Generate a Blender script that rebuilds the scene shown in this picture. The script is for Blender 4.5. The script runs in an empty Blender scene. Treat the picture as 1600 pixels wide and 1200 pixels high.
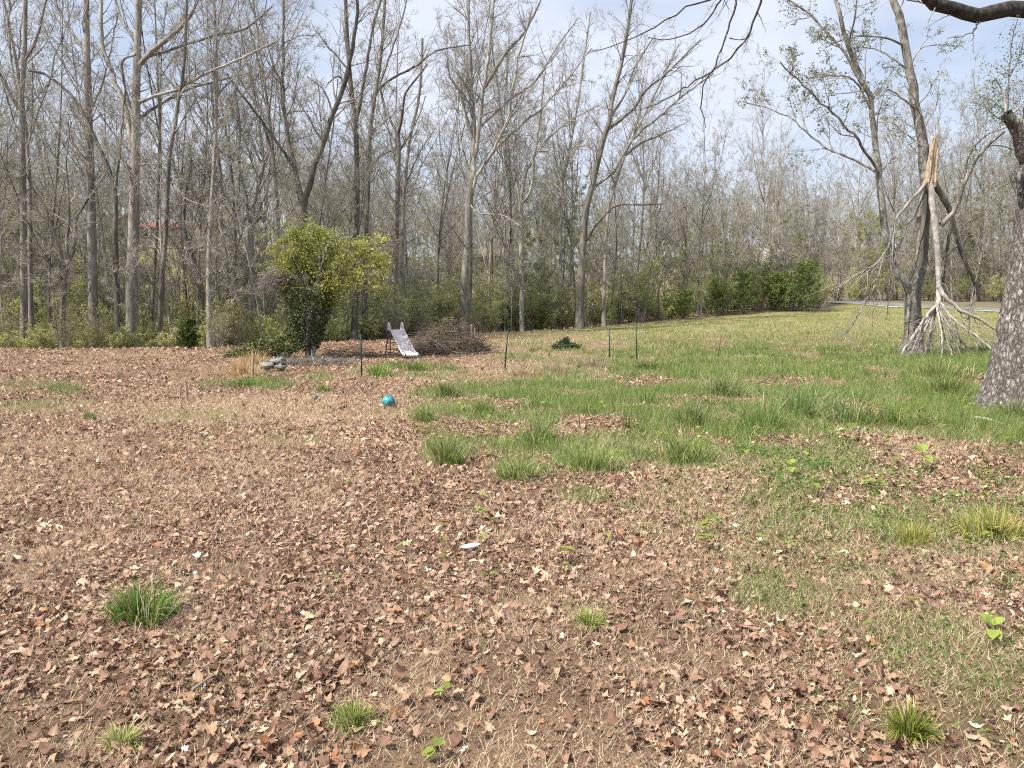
import bpy, math
import numpy as np
from mathutils import Vector, Euler
RAD = math.radians
rs = np.random.RandomState(7)
scene = bpy.context.scene
col = scene.collection

# ------------------------------------------------------------------ camera, sky, sun, exposure
CAMH, F, HV = 1.6, 1200.0, 482.0            # eye height, focal length and horizon row in 1600 px units
PITCH = math.atan((600.0 - HV) / F)
cam = bpy.data.cameras.new('camera'); camo = bpy.data.objects.new('camera', cam); col.objects.link(camo)
cam.sensor_width = 36.0; cam.lens = 36.0 * F / 1600.0; cam.clip_end = 3000; cam.clip_start = 0.05
camo.location = (0, 0, CAMH); camo.rotation_euler = (math.pi / 2 - PITCH, 0, 0)
scene.camera = camo
SUN_EL, SUN_AZ = 52.0, 240.0                # azimuth clockwise from +Y: sun to the left, a little behind the camera
world = bpy.data.worlds.new('World'); scene.world = world; world.use_nodes = True
wn, wl = world.node_tree.nodes, world.node_tree.links
bg = wn['Background']; bg.inputs['Strength'].default_value = 0.1
sky = wn.new('ShaderNodeTexSky'); sky.sky_type = 'NISHITA'; sky.sun_disc = False
sky.sun_elevation = RAD(SUN_EL); sky.sun_rotation = RAD(SUN_AZ); sky.air_density = 1.0; sky.dust_density = 1.5
tc = wn.new('ShaderNodeTexCoord'); mp = wn.new('ShaderNodeMapping'); mp.inputs['Scale'].default_value = (1.0, 1.0, 2.6)
wl.new(tc.outputs['Generated'], mp.inputs['Vector'])
cn = wn.new('ShaderNodeTexNoise'); cn.inputs['Scale'].default_value = 2.3; cn.inputs['Detail'].default_value = 7; cn.inputs['Roughness'].default_value = 0.55
wl.new(mp.outputs['Vector'], cn.inputs['Vector'])
cr = wn.new('ShaderNodeValToRGB'); cr.color_ramp.elements[0].position = 0.36; cr.color_ramp.elements[1].position = 0.60
cr.color_ramp.elements[0].color = (0.35, 0.35, 0.35, 1); cr.color_ramp.elements[1].color = (0.95, 0.95, 0.95, 1)
wl.new(cn.outputs['Fac'], cr.inputs['Fac'])
cm = wn.new('ShaderNodeMix'); cm.data_type = 'RGBA'
wl.new(cr.outputs['Color'], cm.inputs['Factor']); wl.new(sky.outputs['Color'], cm.inputs[6])
cm.inputs[7].default_value = (5.1, 5.5, 6.4, 1)
wl.new(cm.outputs[2], bg.inputs['Color'])
sl = bpy.data.lights.new('sun', 'SUN'); so = bpy.data.objects.new('sun', sl); col.objects.link(so)
sl.energy = 4.7; sl.angle = RAD(0.6); sl.color = (1.0, 0.95, 0.87)
_a, _e = RAD(SUN_AZ), RAD(SUN_EL)
sdir = Vector((math.sin(_a) * math.cos(_e), math.cos(_a) * math.cos(_e), math.sin(_e)))
so.rotation_euler = sdir.to_track_quat('Z', 'Y').to_euler(); so.location = sdir * 60
vs = scene.view_settings; vs.view_transform = 'Standard'; vs.look = 'None'; vs.exposure = 0.76; vs.gamma = 1.0; vs.use_curve_mapping = False
scene.cycles.max_bounces = 5; scene.cycles.diffuse_bounces = 3; scene.cycles.transmission_bounces = 3; scene.cycles.transparent_max_bounces = 6
scene.cycles.use_denoising = False; scene.cycles.filter_width = 1.1

# ------------------------------------------------------------------ maths
CP, SP = math.cos(PITCH), math.sin(PITCH)
def sstep(a, b, x):
    t = np.clip((np.asarray(x, float) - a) / (b - a), 0, 1); return t * t * (3 - 2 * t)
def hash2(i, j, s=0):
    n = (i.astype(np.int64) * 374761393 + j.astype(np.int64) * 668265263 + s * 974634353) & 0x7fffffff
    n = ((n ^ (n >> 13)) * 1274126177) & 0x7fffffff
    return ((n ^ (n >> 16)) & 0xffff) / 65535.0
def vnoise(x, y, s=0):
    x = np.asarray(x, float); y = np.asarray(y, float)
    i = np.floor(x); j = np.floor(y); fx = x - i; fy = y - j; fx = fx * fx * (3 - 2 * fx); fy = fy * fy * (3 - 2 * fy)
    a, b = hash2(i, j, s), hash2(i + 1, j, s); c, d = hash2(i, j + 1, s), hash2(i + 1, j + 1, s)
    return (a * (1 - fx) + b * fx) * (1 - fy) + (c * (1 - fx) + d * fx) * fy
def fbm(x, y, s=0, o=3):
    r, a, t = 0, 0.5, 0
    for k in range(o): r = r + a * vnoise(x * 2 ** k, y * 2 ** k, s + k); t += a; a *= 0.55
    return r / t
def proj(x, y, z):
    dy = y; dz = z - CAMH; d = dy * CP - dz * SP; d = np.where(np.abs(d) < 0.05, 0.05, d)
    return 800 + F * x / d, 600 - F * (dy * SP + dz * CP) / d
def ray(u, v):
    a, b = (u - 800) / F, (600 - v) / F
    return np.array([a, CP + b * SP, -SP + b * CP])
def at(u, v, depth):
    d = ray(u, v); return np.array([0, 0, CAMH]) + d * (depth / d[1])
UT = np.array([-600, 0, 330, 450, 620, 760, 900, 1000, 1280, 1330, 1600, 2200]); YT = np.array([30, 33.5, 34.5, 38, 43, 53, 59, 63, 74, 92, 79, 64])
def treeline(x, y):
    return np.interp(800 + 1200 * x / np.maximum(y, 1.0), UT, YT)
def H(x, y):
    x = np.asarray(x, float); y = np.asarray(y, float); ys = np.maximum(y, 1.0); ang = np.clip(x / ys, -2, 2); u = 800 + 1200 * ang
    rise = 2.24 * np.clip((np.minimum(ys, 85) - 30) / 55, 0, 1) ** 2 + np.clip(ys - 85, 0, 120) * 0.03 + 9 * sstep(105, 190, ys)
    rise = rise * sstep(0.0, 0.36, ang)
    d = ys - treeline(x, y)
    A = np.interp(u, [-600, 0, 500, 800, 1200, 1600], [9, 9.5, 9.5, 6.0, 1.5, 1.0])
    hill = A * sstep(12, 68, d) + np.clip(d - 60, 0, 200) * 0.05 * np.interp(u, [500, 1200], [1.0, .35])
    dip = -1.3 * np.exp(-((d - 9) / 6.5) ** 2) * np.interp(u, [500, 1000], [1.0, 0.0])
    small = 0.10 * (fbm(x * .35, y * .35, 3) - .5) * sstep(3, 9, ys) + 0.03 * (fbm(x * 1.7, y * 1.7, 9, 2) - .5)
    return rise + hill + dip + small * (1 + sstep(35, 60, ys))
def Hs(x, y): return float(H(np.array([x]), np.array([y]))[0])
TG = np.geomspace(1.0, 200, 900)
def gp(u, v):
    d = ray(u, v); p = np.array([0, 0, CAMH]) + d[None] * (TG / d[1])[:, None]; i = int(np.argmax(p[:, 2] < H(p[:, 0], p[:, 1]))); p = p[i]; p[2] = Hs(p[0], p[1]); return p
def gx(u, depth):
    """ground point in pixel column u (roughly) at a depth"""
    x = (u - 800) / F * depth * 1.0
    for _ in range(4):
        z = Hs(x, depth); x = (u - 800) / F * (depth * CP - (z - CAMH) * SP)
    return np.array([x, depth, Hs(x, depth)])

# ------------------------------------------------------------------ mesh builders
class MB:
    """collects vertices and faces; build() links them as one mesh object"""
    def __init__(s): s.V, s.F, s.C, s.n = [], [], [], 0
    def add(s, V, Fc, C=None):
        V = np.asarray(V, float).reshape(-1, 3); Fc = np.asarray(Fc, np.int64)
        s.V.append(V); s.F.append(Fc + s.n)
        s.C.append(np.ones((len(V), 3)) if C is None else np.broadcast_to(np.asarray(C, float).reshape(-1, 3), (len(V), 3)))
        s.n += len(V); return s
    def mesh(s, name, mat, off=(0, 0, 0), smooth=False, color=False):
        V = np.concatenate(s.V) - np.asarray(off, float)
        me = bpy.data.meshes.new(name)
        loops = np.concatenate([f.ravel() for f in s.F]); sizes = np.concatenate([np.full(len(f), f.shape[1]) for f in s.F])
        me.vertices.add(len(V)); me.vertices.foreach_set('co', V.astype(np.float32).ravel())
        me.loops.add(len(loops)); me.loops.foreach_set('vertex_index', loops.astype(np.int32))
        me.polygons.add(len(sizes)); st = np.concatenate([[0], np.cumsum(sizes)[:-1]])
        me.polygons.foreach_set('loop_start', st.astype(np.int32))
        if smooth: me.polygons.foreach_set('use_smooth', np.ones(len(sizes), bool))
        if color:
            a = me.attributes.new('tint', 'FLOAT_COLOR', 'POINT'); C = np.concatenate(s.C)
            a.data.foreach_set('color', np.concatenate([C, np.ones((len(C), 1))], 1).astype(np.float32).ravel())
        me.update(calc_edges=True); me.materials.append(mat); return me
    def build(s, name, mat, parent=None, loc=None, smooth=False, color=False):
        off = (0, 0, 0)
        if parent is not None: off = tuple(parent['_o']) if '_o' in parent else (0, 0, 0)
        elif loc is not None: off = loc
        o = bpy.data.objects.new(name, s.mesh(name, mat, off, smooth, color)); col.objects.link(o)
        if parent is not None:
            o.parent = parent
            if '_o' in parent: o['_o'] = list(parent['_o'])
        elif loc is not None: o.location = loc; o['_o'] = list(map(float, loc))
        return o
def norm(a): return a / np.maximum(np.linalg.norm(a, axis=-1, keepdims=True), 1e-9)
def tubes(P, R, sides=4, rnd=rs):
    """a batch of tapering tubes: P (n,k,3), R (n,k)"""
    n, k, _ = P.shape
    T = norm(np.gradient(P, axis=1)); ov = norm(P[:, -1] - P[:, 0]); rv = rnd.randn(n, 3)
    ref = norm(np.cross(ov, rv))[:, None, :]
    U = norm(ref - (ref * T).sum(-1, keepdims=True) * T); W = np.cross(T, U)
    a = np.arange(sides) * 2 * math.pi / sides
    V = P[:, :, None, :] + R[:, :, None, None] * (np.cos(a)[None, None, :, None] * U[:, :, None, :] + np.sin(a)[None, None, :, None] * W[:, :, None, :])
    base = (np.arange(n) * k * sides)[:, None, None]; i = np.arange(k - 1)[None, :, None] * sides; j = np.arange(sides)[None, None, :]; j2 = (j + 1) % sides
    Fc = np.stack([base + i + j, base + i + j2, base + i + sides + j2, base + i + sides + j], -1).reshape(-1, 4)
    return V.reshape(-1, 3), Fc
def crom(pts, k):
    """resample a polyline (any columns) to k points along a smooth curve"""
    P = np.asarray(pts, float)
    if len(P) == 2: t = np.linspace(0, 1, k)[:, None]; return P[0] * (1 - t) + P[1] * t
    Q = np.vstack([2 * P[0] - P[1], P, 2 * P[-1] - P[-2]]); out = []
    for i in range(1, len(Q) - 2):
        t = np.linspace(0, 1, 12, endpoint=False)[:, None]; a, b, c, d = Q[i - 1:i + 3]
        out.append(0.5 * (2 * b + (c - a) * t + (2 * a - 5 * b + 4 * c - d) * t ** 2 + (3 * b - a - 3 * c + d) * t ** 3))
    C = np.vstack(out + [P[-1:]]); L = np.r_[0, np.cumsum(np.linalg.norm(np.diff(C[:, :3], axis=0), axis=1))]
    s = np.linspace(0, L[-1], k); return np.stack([np.interp(s, L, C[:, j]) for j in range(P.shape[1])], 1)
def kids(P, R, cnt, t0, t1, ang, ratio, up, wob, k, rmin, lmin=.1, lmax=9, rfac=.6, taper=.8, rnd=rs, lr=.016):
    """one more generation of branches on a batch of parents"""
    n, K, _ = P.shape
    plen = np.linalg.norm(np.diff(P, axis=1), axis=2).sum(1)
    cnt = np.broadcast_to(np.asarray(cnt), (n,)); idx = np.repeat(np.arange(n), np.maximum(cnt.astype(int), 0)); m = len(idx)
    t = rnd.uniform(t0, t1, m); f = t * (K - 1); i = np.clip(f.astype(int), 0, K - 2); w = (f - i)[:, None]
    pos = P[idx, i] * (1 - w) + P[idx, i + 1] * w; tan = norm(P[idx, i + 1] - P[idx, i]); rp = R[idx, i] * (1 - w[:, 0]) + R[idx, i + 1] * w[:, 0]
    pe = rnd.randn(m, 3); pe = norm(pe - (pe * tan).sum(1, keepdims=True) * tan)
    a = rnd.uniform(ang[0], ang[1], m)[:, None]; d = np.cos(a) * tan + np.sin(a) * pe
    L = np.clip(plen[idx] * rnd.uniform(ratio[0], ratio[1], m) * (1.15 - .75 * t), lmin, lmax)
    r0 = np.maximum(np.minimum(rp * rfac, L * lr + rmin * .5), rmin)
    out = np.empty((m, k, 3)); out[:, 0] = pos
    for j in range(1, k):
        d = norm(d + wob * rnd.randn(m, 3) + np.array([0, 0, up])); out[:, j] = out[:, j - 1] + d * (L / (k - 1))[:, None]
    RR = np.maximum(r0[:, None] * (1 - taper * np.linspace(0, 1, k))[None], rmin * .6)
    return out, RR
def leafquads(C, size, rnd=rs, flat=0.0, aspect=.6):
    """diamond leaf blades of random attitude at points C"""
    n = len(C); size = np.broadcast_to(size, (n,))[:, None]
    d = norm(rnd.randn(n, 3) * np.array([1, 1, 1 - flat])); e = rnd.randn(n, 3); e = norm(e - (e * d).sum(1, keepdims=True) * d) ; nn = np.cross(d, e)
    V = np.stack([C - d * size * .5, C + e * size * aspect * .5 + nn * size * .08, C + d * size * .5, C - e * size * aspect * .5 + nn * size * .08], 1)
    return V.reshape(-1, 3), np.arange(4 * n).reshape(n, 4)
def box(mb, c, s, rz=0):
    x, y, z = [q / 2 for q in s]; V = np.array([[i, j, k] for i in (-x, x) for j in (-y, y) for k in (-z, z)])
    ca, sa = math.cos(rz), math.sin(rz); V = np.c_[V[:, 0] * ca - V[:, 1] * sa, V[:, 0] * sa + V[:, 1] * ca, V[:, 2]] + np.array(c)
    mb.add(V, [[0, 1, 3, 2], [4, 6, 7, 5], [0, 4, 5, 1], [2, 3, 7, 6], [0, 2, 6, 4], [1, 5, 7, 3]]); return mb
def tube1(mb, pts, r0, r1=None, sides=8, k=None, cap=True):
    k = k or max(2, len(pts) * 3 if len(pts) > 2 else 2)
    P = crom(pts, k); r1 = r0 if r1 is None else r1
    V, Fc = tubes(P[None], np.linspace(r0, r1, k)[None], sides); n0 = mb.n; mb.add(V, Fc)
    if cap:
        for ring, c in ((0, P[0]), (k - 1, P[-1])):
            mb.add(np.vstack([V[ring * sides:(ring + 1) * sides], c]), [[j, (j + 1) % sides, sides] for j in range(sides)])
    return mb

# ------------------------------------------------------------------ materials
MATS = {}
def material(name, rough=.85, spec=.2):
    m = bpy.data.materials.new(name); m.use_nodes = True; b = m.node_tree.nodes['Principled BSDF']
    b.inputs['Roughness'].default_value = rough; b.inputs['Specular IOR Level'].default_value = spec
    MATS[name] = m; return m, m.node_tree.nodes, m.node_tree.links, b
def ramp(N, cols):
    r = N.new('ShaderNodeValToRGB'); e = r.color_ramp.elements
    while len(e) < len(cols): e.new(0.5)
    for q, (p, c) in zip(e, cols): q.position = p; q.color = (*c, 1)
    return r
def noise(N, L, scale, detail=4, vec=None, rough=.6):
    n = N.new('ShaderNodeTexNoise'); n.inputs['Scale'].default_value = scale; n.inputs['Detail'].default_value = detail; n.inputs['Roughness'].default_value = rough
    if vec is not None: L.new(vec, n.inputs['Vector'])
    return n
def coords(N, L, scale=(1, 1, 1), kind='Object'):
    t = N.new('ShaderNodeTexCoord'); m = N.new('ShaderNodeMapping'); m.inputs['Scale'].default_value = scale
    L.new(t.outputs[kind], m.inputs['Vector']); return m.outputs['Vector']
def varied(N, L, src, lo, hi, sock):
    """per-object brightness difference"""
    oi = N.new('ShaderNodeObjectInfo'); mr = N.new('ShaderNodeMapRange'); mr.inputs['To Min'].default_value = lo; mr.inputs['To Max'].default_value = hi
    L.new(oi.outputs['Random'], mr.inputs['Value']); h = N.new('ShaderNodeHueSaturation'); L.new(mr.outputs['Result'], h.inputs['Value'])
    L.new(src, h.inputs['Color']); L.new(h.outputs['Color'], sock)
def bark(name, dark, mid, light, scale=6, stretch=.22, bump=.5, lo=.75, hi=1.25, patch=True):
    m, N, L, b = material(name, .92, .1)
    v = coords(N, L, (1, 1, stretch)); n = noise(N, L, scale, 6, v, .7)
    r = ramp(N, [(.30, dark), (.52, mid), (.72, light)]); L.new(n.outputs['Fac'], r.inputs['Fac']); src = r.outputs['Color']
    if patch:
        n2 = noise(N, L, 1.1, 3, coords(N, L, (1, 1, .5))); r2 = ramp(N, [(.5, (0, 0, 0)), (.68, (.75, .75, .75))]); L.new(n2.outputs['Fac'], r2.inputs['Fac'])
        mx = N.new('ShaderNodeMix'); mx.data_type = 'RGBA'; L.new(r2.outputs['Color'], mx.inputs['Factor']); L.new(src, mx.inputs[6]); mx.inputs[7].default_value = (light[0] * 1.1, light[1] * 1.15, light[2] * 1.1, 1); src = mx.outputs[2]
    varied(N, L, src, lo, hi, b.inputs['Base Color'])
    bp = N.new('ShaderNodeBump'); bp.inputs['Strength'].default_value = bump; bp.inputs['Distance'].default_value = .03; L.new(n.outputs['Fac'], bp.inputs['Height']); L.new(bp.outputs['Normal'], b.inputs['Normal'])
    return m
bark('bark_grey', (.11, .096, .082), (.25, .225, .195), (.42, .39, .35))
bark('bark_dark', (.055, .048, .042), (.135, .12, .103), (.25, .228, .20))
bark('bark_pale', (.13, .115, .098), (.26, .235, .205), (.42, .39, .35))
def roughbark():
    m, N, L, b = material('bark_rough', .95, .1); v = coords(N, L, (1, 1, .38)); nz = noise(N, L, 9, 6, v, .7); ad = N.new('ShaderNodeMix'); ad.data_type = 'RGBA'; ad.blend_type = 'ADD'; ad.inputs['Factor'].default_value = .17; L.new(v, ad.inputs[6]); L.new(nz.outputs['Color'], ad.inputs[7])
    vo = N.new('ShaderNodeTexVoronoi'); vo.feature = 'DISTANCE_TO_EDGE'; vo.inputs['Scale'].default_value = 15; L.new(ad.outputs[2], vo.inputs['Vector']); vc = N.new('ShaderNodeTexVoronoi'); vc.inputs['Scale'].default_value = 15; L.new(ad.outputs[2], vc.inputs['Vector'])
    r = ramp(N, [(.0, (.11, .095, .082)), (.06, (.27, .245, .22)), (.16, (.47, .44, .405)), (.5, (.60, .57, .53))]); L.new(vo.outputs['Distance'], r.inputs['Fac']); n2 = noise(N, L, 40, 5, v, .7); mx = N.new('ShaderNodeMix'); mx.data_type = 'RGBA'; mx.blend_type = 'MULTIPLY'; mx.inputs['Factor'].default_value = .75; r2 = ramp(N, [(.35, (.35, .33, .31)), (.65, (1.2, 1.18, 1.15))]); L.new(n2.outputs['Fac'], r2.inputs['Fac']); L.new(r.outputs['Color'], mx.inputs[6]); L.new(r2.outputs['Color'], mx.inputs[7])
    m3 = N.new('ShaderNodeMix'); m3.data_type = 'RGBA'; m3.blend_type = 'MULTIPLY'; m3.inputs['Factor'].default_value = .3; L.new(mx.outputs[2], m3.inputs[6]); sp = N.new('ShaderNodeSeparateColor'); L.new(vc.outputs['Color'], sp.inputs[0]); cb = N.new('ShaderNodeCombineColor')
    for q in range(3): L.new(sp.outputs[0], cb.inputs[q])
    L.new(cb.outputs[0], m3.inputs[7]); L.new(m3.outputs[2], b.inputs['Base Color']); sm = N.new('ShaderNodeMath'); sm.operation = 'MULTIPLY_ADD'; sm.inputs[1].default_value = .25; L.new(n2.outputs['Fac'], sm.inputs[0]); cl_ = N.new('ShaderNodeClamp'); cl_.inputs['Max'].default_value = .3; L.new(vo.outputs['Distance'], cl_.inputs[0]); L.new(cl_.outputs[0], sm.inputs[2])
    bp = N.new('ShaderNodeBump'); bp.inputs['Strength'].default_value = 1; bp.inputs['Distance'].default_value = .10; L.new(sm.outputs[0], bp.inputs['Height']); L.new(bp.outputs['Normal'], b.inputs['Normal'])
roughbark()
bark('bark_birch', (.16, .14, .12), (.36, .33, .29), (.58, .55, .50), scale=5, stretch=.9, bump=.25, lo=1, hi=1, patch=False)
bark('limb_dark', (.018, .016, .014), (.055, .048, .042), (.13, .118, .105), scale=14, stretch=.6, bump=1.0, lo=1, hi=1, patch=False)
bark('bark_mottled', (.045, .04, .035), (.19, .17, .148), (.45, .42, .385), scale=7, stretch=.55, bump=1.0, lo=.9, hi=1.1)
bark('twig', (.19, .168, .145), (.35, .32, .28), (.48, .45, .40), scale=3, bump=0, lo=.75, hi=1.2, patch=False)
bark('twig_pale', (.15, .135, .115), (.27, .245, .215), (.42, .39, .35), scale=3, bump=0, lo=.85, hi=1.15, patch=False)
bark('dead_wood', (.05, .04, .03), (.15, .12, .092), (.33, .28, .22), scale=5, bump=.2, lo=.55, hi=1.35, patch=False)
bark('split_wood', (.20, .145, .095), (.42, .325, .23), (.64, .54, .42), scale=14, stretch=.06, bump=.6, lo=1, hi=1, patch=False)
def leafmat(name, base, attr=True, trans=.35, rough=.6, lo=.8, hi=1.2, spec=.3):
    m, N, L, b = material(name, rough, spec)
    if attr:
        a = N.new('ShaderNodeAttribute'); a.attribute_name = 'tint'
        mx = N.new('ShaderNodeMix'); mx.data_type = 'RGBA'; mx.blend_type = 'MULTIPLY'; mx.inputs['Factor'].default_value = 1
        L.new(a.outputs['Color'], mx.inputs[6]); mx.inputs[7].default_value = (*base, 1); src = mx.outputs[2]
    else:
        rg = N.new('ShaderNodeRGB'); rg.outputs[0].default_value = (*base, 1); src = rg.outputs[0]
    h = N.new('ShaderNodeHueSaturation'); oi = N.new('ShaderNodeObjectInfo'); mr = N.new('ShaderNodeMapRange'); mr.inputs['To Min'].default_value = lo; mr.inputs['To Max'].default_value = hi
    L.new(oi.outputs['Random'], mr.inputs['Value']); L.new(mr.outputs['Result'], h.inputs['Value']); L.new(src, h.inputs['Color']); L.new(h.outputs['Color'], b.inputs['Base Color'])
    if trans > 0:
        t = N.new('ShaderNodeBsdfTranslucent'); L.new(h.outputs['Color'], t.inputs['Color']); ms = N.new('ShaderNodeMixShader'); ms.inputs['Fac'].default_value = trans
        L.new(b.outputs['BSDF'], ms.inputs[1]); L.new(t.outputs['BSDF'], ms.inputs[2]); L.new(ms.outputs['Shader'], N['Material Output'].inputs['Surface'])
    return m
leafmat('leaf_dead', (1, 1, 1), trans=.15, rough=.7, lo=1, hi=1, spec=.25)
leafmat('grass_blade', (1, 1, 1), trans=.35, rough=.5, lo=1, hi=1)
leafmat('grass_clump', (1, 1, 1), trans=.35, rough=.5, lo=.85, hi=1.15)
leafmat('straw', (1, 1, 1), trans=.2, rough=.8, lo=1, hi=1)
leafmat('leaf_new', (1, 1, 1), trans=.45, rough=.55, lo=.8, hi=1.2)
leafmat('cedar', (1, 1, 1), trans=.2, rough=.7, lo=.8, hi=1.2)
leafmat('ivy', (1, 1, 1), trans=.15, rough=.55, lo=.9, hi=1.1, spec=.25)
leafmat('petal', (.80, .78, .70), attr=False, trans=.3, rough=.6)
def leafobj():
    m, N, L, b = material('leaf_single', .65, .3)
    oi = N.new('ShaderNodeObjectInfo'); r = ramp(N, [(0, (.13, .062, .042)), (.3, (.26, .14, .088)), (.6, (.40, .25, .16)), (.85, (.52, .36, .22)), (1, (.36, .15, .06))]); L.new(oi.outputs['Random'], r.inputs['Fac'])
    n = noise(N, L, 60, 3, coords(N, L)); mx = N.new('ShaderNodeMix'); mx.data_type = 'RGBA'; mx.blend_type = 'MULTIPLY'; mx.inputs['Factor'].default_value = .5
    L.new(r.outputs['Color'], mx.inputs[6]); L.new(n.outputs['Color'], mx.inputs[7]); L.new(mx.outputs[2], b.inputs['Base Color'])
leafobj()
def plain(name, c, rough=.6, spec=.3, var=.25, scale=12, bump=0.):
    m, N, L, b = material(name, rough, spec)
    n = noise(N, L, scale, 5, coords(N, L)); r = ramp(N, [(.3, tuple(q * (1 - var) for q in c)), (.7, tuple(min(1, q * (1 + var)) for q in c))]); L.new(n.outputs['Fac'], r.inputs['Fac']); L.new(r.outputs['Color'], b.inputs['Base Color'])
    if bump:
        bp = N.new('ShaderNodeBump'); bp.inputs['Strength'].default_value = bump; bp.inputs['Distance'].default_value = .01; L.new(n.outputs['Fac'], bp.inputs['Height']); L.new(bp.outputs['Normal'], b.inputs['Normal'])
    return m
plain('post_green', (.012, .045, .030), .5, .3); plain('post_rust', (.13, .085, .06), .8)
plain('wire', (.30, .29, .27), .5, .4); plain('white_plastic', (.78, .77, .74), .4, .4, .06)
plain('slide_paint', (.68, .58, .57), .6, .3, .28, 14); plain('slide_frame', (.16, .10, .075), .7)
plain('grey_tarp', (.21, .215, .19), .6, .3, .35, 8, .3); plain('asphalt', (.20, .20, .195), .9, .1, .15, 3); plain('paint_line', (.70, .70, .67), .8, .1, .1)
plain('roof_red', (.52, .16, .13), .6, .3, .12, 2); plain('house_wall', (.34, .31, .28), .8, .1, .12, 2); plain('white_wall', (.66, .64, .60), .8, .1, .1, 2); plain('trim_white', (.7, .7, .68), .6)
plain('window_glass', (.03, .035, .04), .1, .5); plain('gravel_pale', (.36, .33, .28), .95, .05, .15, 4); plain('stake_wood', (.36, .27, .19), .9, .1, .35, 9, .3)
def ballmat():
    m, N, L, b = material('ball_rubber', .45, .4)
    n = noise(N, L, 9, 4, coords(N, L)); r = ramp(N, [(.44, (.045, .33, .36)), (.56, (.03, .10, .13)), (.66, (.20, .26, .26))]); L.new(n.outputs['Fac'], r.inputs['Fac']); L.new(r.outputs['Color'], b.inputs['Base Color'])
ballmat()
def groundmat():
    m, N, L, b = material('ground_soil', .95, .05)
    a = N.new('ShaderNodeAttribute'); a.attribute_name = 'tint'; v = coords(N, L)
    n1 = noise(N, L, 14, 8, v, .75); n2 = noise(N, L, 90, 4, v, .7); ad = N.new('ShaderNodeMath'); ad.operation = 'ADD'; L.new(n1.outputs['Fac'], ad.inputs[0]); L.new(n2.outputs['Fac'], ad.inputs[1])
    r = ramp(N, [(.35, (.45, .43, .40)), (.65, (1.35, 1.32, 1.28))]); hf = N.new('ShaderNodeMath'); hf.operation = 'MULTIPLY'; hf.inputs[1].default_value = .5; L.new(ad.outputs[0], hf.inputs[0]); L.new(hf.outputs[0], r.inputs['Fac'])
    mx = N.new('ShaderNodeMix'); mx.data_type = 'RGBA'; mx.blend_type = 'MULTIPLY'; mx.inputs['Factor'].default_value = 1; L.new(a.outputs['Color'], mx.inputs[6]); L.new(r.outputs['Color'], mx.inputs[7]); L.new(mx.outputs[2], b.inputs['Base Color'])
    bp = N.new('ShaderNodeBump'); bp.inputs['Strength'].default_value = .8; bp.inputs['Distance'].default_value = .03; L.new(hf.outputs[0], bp.inputs['Height']); L.new(bp.outputs['Normal'], b.inputs['Normal'])
groundmat()

# ------------------------------------------------------------------ things
def tag(o, label, cat=None, group=None, kind=None):
    o['label'] = label
    if cat: o['category'] = cat
    if group: o['group'] = group
    if kind: o['kind'] = kind
    return o
def thing(name, loc, label, cat, group=None):
    e = bpy.data.objects.new(name, None); col.objects.link(e); e.location = tuple(map(float, loc)); e['_o'] = [float(q) for q in loc]; e.empty_display_size = .2
    return tag(e, label, cat, group)
def clone(root, loc, rz, sc, label=None, group=None, tilt=(0, 0)):
    r = root.copy(); col.objects.link(r); r.location = tuple(map(float, loc)); r.rotation_euler = (tilt[0], tilt[1], rz); r.scale = sc if isinstance(sc, tuple) else (sc, sc, sc)
    if label: r['label'] = label
    if group: r['group'] = group
    for ch in root.children:
        c = ch.copy(); col.objects.link(c); c.parent = r
    return r

# ------------------------------------------------------------------ ground cover layout (plan of the place)
def blobs(u, v, L):
    r = np.zeros_like(u)
    for (a, b, ru, rv, amp) in L: r = np.maximum(r, amp * np.clip(1.35 - 1.1 * (((u - a) / ru) ** 2 + ((v - b) / rv) ** 2), 0, 1))
    return r
GR = [(900, 650, 270, 75, .8), (760, 625, 150, 40, .55), (960, 610, 250, 40, .6), (1400, 760, 260, 60, .3), (1080, 690, 130, 48, .8), (1300, 612, 340, 80, 1.), (1560, 645, 150, 60, .9), (930, 715, 85, 30, .8), (820, 735, 60, 22, .55), (700, 708, 46, 24, .7),
      (690, 618, 60, 22, .7), (600, 642, 60, 16, .4), (1180, 705, 80, 28, .5), (380, 602, 80, 11, .75), (640, 580, 100, 10, .9), (500, 592, 30, 8, .5), (60, 620, 100, 26, .38), (290, 660, 120, 18, .25),
      (1420, 840, 70, 24, .55), (1550, 815, 70, 42, .85), (1210, 930, 90, 46, .5), (1580, 905, 60, 35, .4), (920, 965, 55, 26, .5), (550, 1115, 52, 22, .5), (185, 1150, 45, 22, .4), (370, 1130, 40, 18, .4),
      (250, 1040, 260, 80, .26), (150, 1120, 200, 60, .3), (480, 1150, 200, 50, .28), (900, 1000, 200, 60, .15), (1420, 1130, 45, 24, .35), (680, 1195, 40, 14, .4), (1120, 650, 250, 60, .7), (910, 775, 50, 18, .45), (450, 690, 90, 14, .2), (1330, 960, 300, 200, .32), (1500, 1000, 200, 180, .4), (1250, 800, 280, 90, .36), (1000, 640, 330, 70, .5), (1400, 700, 260, 50, .55), (620, 1100, 200, 90, .12), (760, 1010, 300, 60, .08), (80, 1010, 90, 40, .2)]
WE = [(1290, 752, 125, 30, 1.), (1440, 775, 140, 22, .85), (1560, 735, 70, 35, .6), (1215, 705, 90, 20, .7), (1230, 945, 80, 36, .9), (1570, 905, 70, 40, .9), (1330, 735, 150, 50, .35), (985, 802, 28, 10, 1.), (1540, 850, 90, 30, .5),
      (1560, 1190, 60, 30, .8), (1360, 850, 260, 90, .45), (1450, 1050, 200, 120, .35), (1150, 760, 120, 40, .3), (1050, 620, 300, 50, .2), (1500, 820, 140, 60, .4)]
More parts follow.
